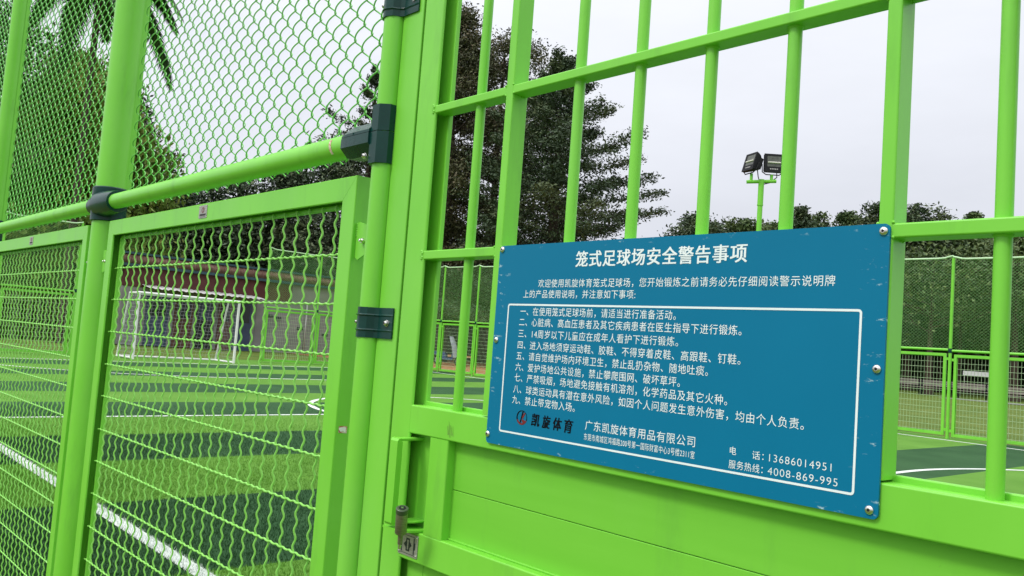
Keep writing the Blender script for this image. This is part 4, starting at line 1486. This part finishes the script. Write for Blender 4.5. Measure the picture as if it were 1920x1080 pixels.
def palm_tree(label, px, top_y, d, trunk_px):
    x, y, zt = site(px, top_y, d)
    g = ground_z(x, y) - 0.02
    h = zt - g
    t = thing('palm_tree', label, 'palm tree', (x, y, g))
    mb = MB()
    z = np.linspace(-0.06, h, 30)
    r = 0.17 + 0.03 * np.sin(z * 18) * 0.3 - 0.04 * z / h
    mb.sweep(np.stack([0.02 * z, 0 * z, z], 1), r, 14, ref=(0, 1, 0.1))
    part('trunk', mb, M_BARK, t)
    top = np.array([0.02 * h, 0, h])
    specs = []
    for k_ in range(26):
        specs.append((k_ * 2.4 + RNG.uniform(-0.25, 0.25), RNG.uniform(0.1, 1.2), RNG.uniform(3.6, 4.6)))
    for (a, el, Lf) in specs:
        fmb = MB()
        s = np.linspace(0, 1, 16)
        rr = Lf * (s * math.cos(el * 0.8))
        zz_ = Lf * (s * math.sin(el) * 0.75 - 1.05 * s ** 2.1 * (0.55 + 0.45 * math.cos(el)))
        dv = np.array([math.cos(a), math.sin(a), 0])
        sv = np.array([-math.sin(a), math.cos(a), 0])
        rach = top + dv * rr[:, None] + np.array([0, 0, 1.0]) * zz_[:, None]
        fmb.sweep(rach, 0.03 * (1 - 0.85 * s), 5, cap=False, ref=(0.1, 0.2, 1))
        nl = 90
        for q in range(nl):
            u = 0.12 + 0.88 * (q + 0.5) / nl
            i = min(int(u * 15), 14)
            b = rach[i] + (rach[i + 1] - rach[i]) * (u * 15 - i)
            tv = rach[i + 1] - rach[i]
            tv /= np.linalg.norm(tv)
            ll = 0.95 * math.sin(PI * (0.12 + 0.85 * u)) ** 0.6
            for sd_ in (-1, 1):
                tip = b + (sv * sd_ * 0.72 + tv * 0.52 + np.array([0, 0, -0.30 - RNG.uniform(0, 0.35)])) * ll
                mid = b + (tip - b) * 0.45 + np.array([0, 0, 0.06 * ll])
                wv = tv * 0.055
                fmb.add([b - wv, b + wv, mid + wv * 1.1, tip, mid - wv * 1.1], [(0, 1, 2, 3, 4)], int(RNG.choice([0, 0, 1, 1, 2])))
        part('frond', fmb, LEAF['palm'], t, smooth=False, recalc=False)
    return t


palm_tree('palm tree with long drooping fronds behind the chain link at upper left', 190, -70, 42, 150)

GR_ = 'park trees over the right half of the notice'
for (px, ty, d, hw, kd, sh, lb) in (
        (1312, 404, 52, 2.6, 'dark', 'round', 'small dark tree at the notice top just right of the tall tiered tree'),
        (1392, 414, 54, 2.6, 'mid', 'round', 'low round tree directly left of the floodlight pole'),
        (1452, 422, 57, 2.2, 'mid', 'round', 'low tree directly right of the floodlight pole'),
        (1500, 388, 55, 1.7, 'dark', 'cone', 'narrow dark tree beside the bar right of the floodlight'),
        (1540, 402, 58, 2.1, 'mid', 'round', 'round light green tree above the notice, second right of the floodlight'),
        (1592, 400, 60, 2.2, 'mid', 'cone', 'uneven tree above the notice with a branch rising to the right'),
        (1640, 384, 56, 1.9, 'dark', 'cone', 'dark spiky tree touching the square upright at the notice corner'),
        (1714, 384, 57, 2.2, 'dark', 'round', 'dark round tree just right of the square upright'),
        (1772, 428, 60, 2.6, 'mid', 'round', 'low tree between the square upright and the rightmost bar'),
        (1826, 396, 61, 1.6, 'mid', 'cone', 'thin tree top poking over the crossbar left of the rightmost bar'),
        (1880, 424, 58, 2.6, 'mid', 'round', 'low tree behind the rightmost bar'),
        (1960, 412, 57, 2.8, 'mid', 'round', 'tree at the right edge beyond the rightmost bar')):
    broad_tree('tree', lb, 'tree', px, ty, d, hw, kd, low=0.25, leaf_size=0.12, clumps=110, per=130, shape=sh, group=GR_, spread=0.8)

# dense wood that closes the view behind everything: many rounded clumps of foliage
P, T = [], []
for px in np.arange(-420, 2560, 11):
    hor = 546.2 + 0.0738 * (px + 504)
    for r_ in range(6):
        d = RNG.uniform(88, 112)
        hh = (185 if px < 1300 else 258) * RNG.uniform(0.86, 1.03)
        x, y, _ = site(px + RNG.uniform(-10, 10), hor, d)
        zt = hh / 1610 * d + ZO
        rc = RNG.uniform(0.9, 2.6)
        zc = zt - rc if r_ < 2 else RNG.uniform(0.28 if px > 1300 else 0.05, 0.92) * zt
        m = int(105 * rc)
        v = RNG.normal(0, 1, (m, 3))
        v[:, 2] = np.abs(v[:, 2]) * 1.1 - 0.35
        v /= np.linalg.norm(v, axis=1)[:, None]
        q = np.array([x, y, zc]) + v * rc * RNG.uniform(0.72, 1.08, m)[:, None]
        q[:, 2] = np.clip(q[:, 2], 0.1, zt * 1.02)
        P.append(q)
        T.append(np.full(m, RNG.choice([0, 0, 1, 1, 2])))
P, T = np.concatenate(P), np.concatenate(T)
V = leaf_quads(P, 0.25, 0.25, aspect=0.6)
tag(link('woodland', fast_mesh('woodland', V, 4, LEAF['mid'], T)), 'dense green wood closing the view behind the park', 'wood', kind='stuff')
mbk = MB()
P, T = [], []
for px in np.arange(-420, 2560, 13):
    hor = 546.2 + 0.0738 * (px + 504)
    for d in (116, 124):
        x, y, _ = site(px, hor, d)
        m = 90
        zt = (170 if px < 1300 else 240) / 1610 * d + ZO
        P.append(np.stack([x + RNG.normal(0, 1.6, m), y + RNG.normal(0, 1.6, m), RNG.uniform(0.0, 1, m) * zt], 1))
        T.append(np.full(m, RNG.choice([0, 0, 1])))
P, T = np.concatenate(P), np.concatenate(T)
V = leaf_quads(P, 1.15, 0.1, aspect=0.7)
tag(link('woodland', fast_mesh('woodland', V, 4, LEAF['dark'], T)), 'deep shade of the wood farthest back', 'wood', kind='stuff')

# undergrowth behind the left part of the far fence and behind the end fence
P, T = [], []
for px in np.arange(-150, 1010, 5):
    for r_ in range(3):
        d = RNG.uniform(62, 76)
        hor = 546.2 + 0.0738 * (px + 504)
        x, y, _ = site(px, hor, d)
        m = 110
        zt = RNG.uniform(3.3, 6.2)
        P.append(np.stack([x + RNG.normal(0, 1.0, m), y + RNG.normal(0, 1.0, m), RNG.uniform(0.25 if 780 < px else 0.02, 1, m) * zt], 1))
        T.append(np.full(m, RNG.choice([0, 0, 1, 1, 2])))
P, T = np.concatenate(P), np.concatenate(T)
tag(link('undergrowth', fast_mesh('undergrowth', leaf_quads(P, 0.28, 0.1), 4, LEAF['dark'], T)), 'dark undergrowth under the tall trees behind the far fence', 'undergrowth', kind='stuff')

# ------------------------------------------------------------------ park things on the right
M_SLAT = noise_mat('grey_timber', (0.20, 0.18, 0.15), (0.30, 0.275, 0.24), scale=4, rough=0.8, stretch=(0.4, 3, 3))


def bench(px, d, label):
    x, y, _ = site(px, 735, d)
    t = thing('park_bench', label, 'bench', (x, y, ground_z(x, y) - 0.012), 0.62, 'park benches beyond the far fence')
    t.scale = (1.25, 1.25, 1.25)
    W = 0.95
    mb = MB()
    for k_ in range(4):
        mb.box(-W, W, 0.02 + 0.115 * k_, 0.115 + 0.115 * k_, 0.43, 0.465)
    part('seat', mb, M_SLAT, t)
    mb = MB()
    for k_ in range(3):
        mb.box(-W, W, 0.50 + 0.02 * k_, 0.53 + 0.02 * k_, 0.55 + 0.12 * k_, 0.645 + 0.12 * k_)
    part('backrest', mb, M_SLAT, t)
    for sx in (-0.78, 0.78):
        mb = MB()
        mb.box(sx - 0.03, sx + 0.03, 0.04, 0.09, 0, 0.43)
        mb.box(sx - 0.03, sx + 0.03, 0.44, 0.49, 0, 0.90)
        mb.box(sx - 0.03, sx + 0.03, 0.04, 0.49, 0.38, 0.428)
        part('leg', mb, M_BLACK, t)


bench(1700, 70.0, 'grey slatted bench left of the tree trunk in the park')
bench(1759, 70.5, 'grey slatted bench right of the tree trunk in the park')
bench(1826, 69, 'grey slatted bench under the white board')
bench(1915, 64, 'grey slatted bench at the right edge of the view')

x, y, _ = site(1832, 700, 75)
bd = thing('notice_board', 'long white board on two posts in the park', 'board', (x, y, ground_z(x, y) - 0.012), 0.62)
bd.scale = (1.45, 1, 1)
zb = site(1832, 701, 75)[2] - (ground_z(x, y) - 0.012)
mb = MB()
mb.box(-0.68, 0.68, -0.02, 0.02, zb - 0.17, zb + 0.17)
part('board', mb, M_WHITE, bd)
for sx in (-0.6, 0.6):
    mb = MB()
    mb.sweep([(sx, 0.045, 0), (sx, 0.045, zb + 0.15)], 0.022, 8)
    part('post', mb, M_DIMSTEEL, bd)

for (px, d, hh, r, lb) in ((1741, 73, 11, 0.30, 'bare brown trunk between two benches'), (1902, 76, 12, 0.36, 'bare brown trunk beside the rightmost bench'), (1795, 79, 12, 0.2, 'slim grey trunk left of the white board')):
    x, y, _ = site(px, 735, d)
    t = thing('tree', lb, 'tree', (x, y, ground_z(x, y) - 0.012))
    cl = np.stack([RNG.normal(0, 2.2, 40), RNG.normal(0, 2.2, 40), RNG.uniform(hh * 0.55, hh, 40)], 1)
    part('trunk', trunk_mesh(hh * 0.95, r, cl[:14], lean=0.02), M_BARK, t)
    idx = np.repeat(np.arange(40), 70)
    Pq = cl[idx] + RNG.normal(0, 0.8, (len(idx), 3))
    leaf_crown(Pq, 0.2, LEAF['mid'], 0.1, RNG.choice([0, 1, 2], 40)[idx], t)

# parked scooter behind the far fence
x, y, _ = site(842, 655, 45)
M_PALE = noise_mat('pale_blue_plastic', (0.42, 0.50, 0.56), (0.55, 0.62, 0.66), scale=6, rough=0.4)
M_BLUE = noise_mat('blue_plastic', (0.02, 0.045, 0.16), (0.035, 0.07, 0.22), scale=6, rough=0.35)
sc = thing('scooter', 'blue and white scooter with a pale windshield parked among the trees behind the far fence', 'scooter', (x, y, ground_z(x, y) - 0.004), 0.5)
sc.scale = (0.95, 0.95, 0.95)
for wx in (-0.62, 0.62):
    mb = MB()
    ring = [(wx + 0.22 * math.cos(t_), 0, 0.26 + 0.22 * math.sin(t_)) for t_ in np.linspace(0, 2 * PI, 24)]
    mb.sweep(ring, 0.05, 8, cap=False, ref=(0, 1, 0))
    wo = part('wheel', mb, M_BLACK, sc)
    mb = MB()
    mb.lathe([(0.17, -0.02), (0.17, 0.02)], (wx, 0, 0.26), 'y', 20)
    part('rim', mb, M_DIMSTEEL, wo)
mb = MB()
mb.poly([(-0.85, 0.55), (-0.55, 0.50), (-0.30, 0.30), (0.25, 0.28), (0.42, 0.50), (0.38, 0.95), (0.28, 0.95), (0.22, 0.42), (-0.10, 0.40), (-0.18, 0.72), (-0.85, 0.72)], (-0.16, 0.16), axis='y')
part('body', mb, M_BLUE, sc)
mb = MB()
mb.poly([(-0.80, 0.72), (-0.15, 0.72), (-0.12, 0.80), (-0.78, 0.84)], (-0.14, 0.14), axis='y')
part('saddle', mb, M_BLACK, sc)
mb = MB()
V = []
for k_, (zq, wq, xq) in enumerate(((0.42, 0.24, 0.46), (0.75, 0.34, 0.44), (1.05, 0.36, 0.38), (1.35, 0.34, 0.26), (1.58, 0.22, 0.16))):
    for (yy, dx_) in ((-1, -0.08), (-0.5, 0.0), (0, 0.03), (0.5, 0.0), (1, -0.08)):
        V.append((xq + dx_, yy * wq, zq))
V += [(a_ - 0.015, b_, c_) for a_, b_, c_ in V]
F = [(i * 5 + j, i * 5 + j + 1, (i + 1) * 5 + j + 1, (i + 1) * 5 + j) for i in range(4) for j in range(4)]
F += [tuple(q + 25 for q in f_) for f_ in F]
mb.add(V, F)
part('windshield', mb, M_PALE, sc, recalc=False)
mb = MB()
mb.sweep([(0.30, -0.34, 1.02), (0.33, 0, 0.98), (0.30, 0.34, 1.02)], 0.018, 8)
part('handlebar', mb, M_BLACK, sc)
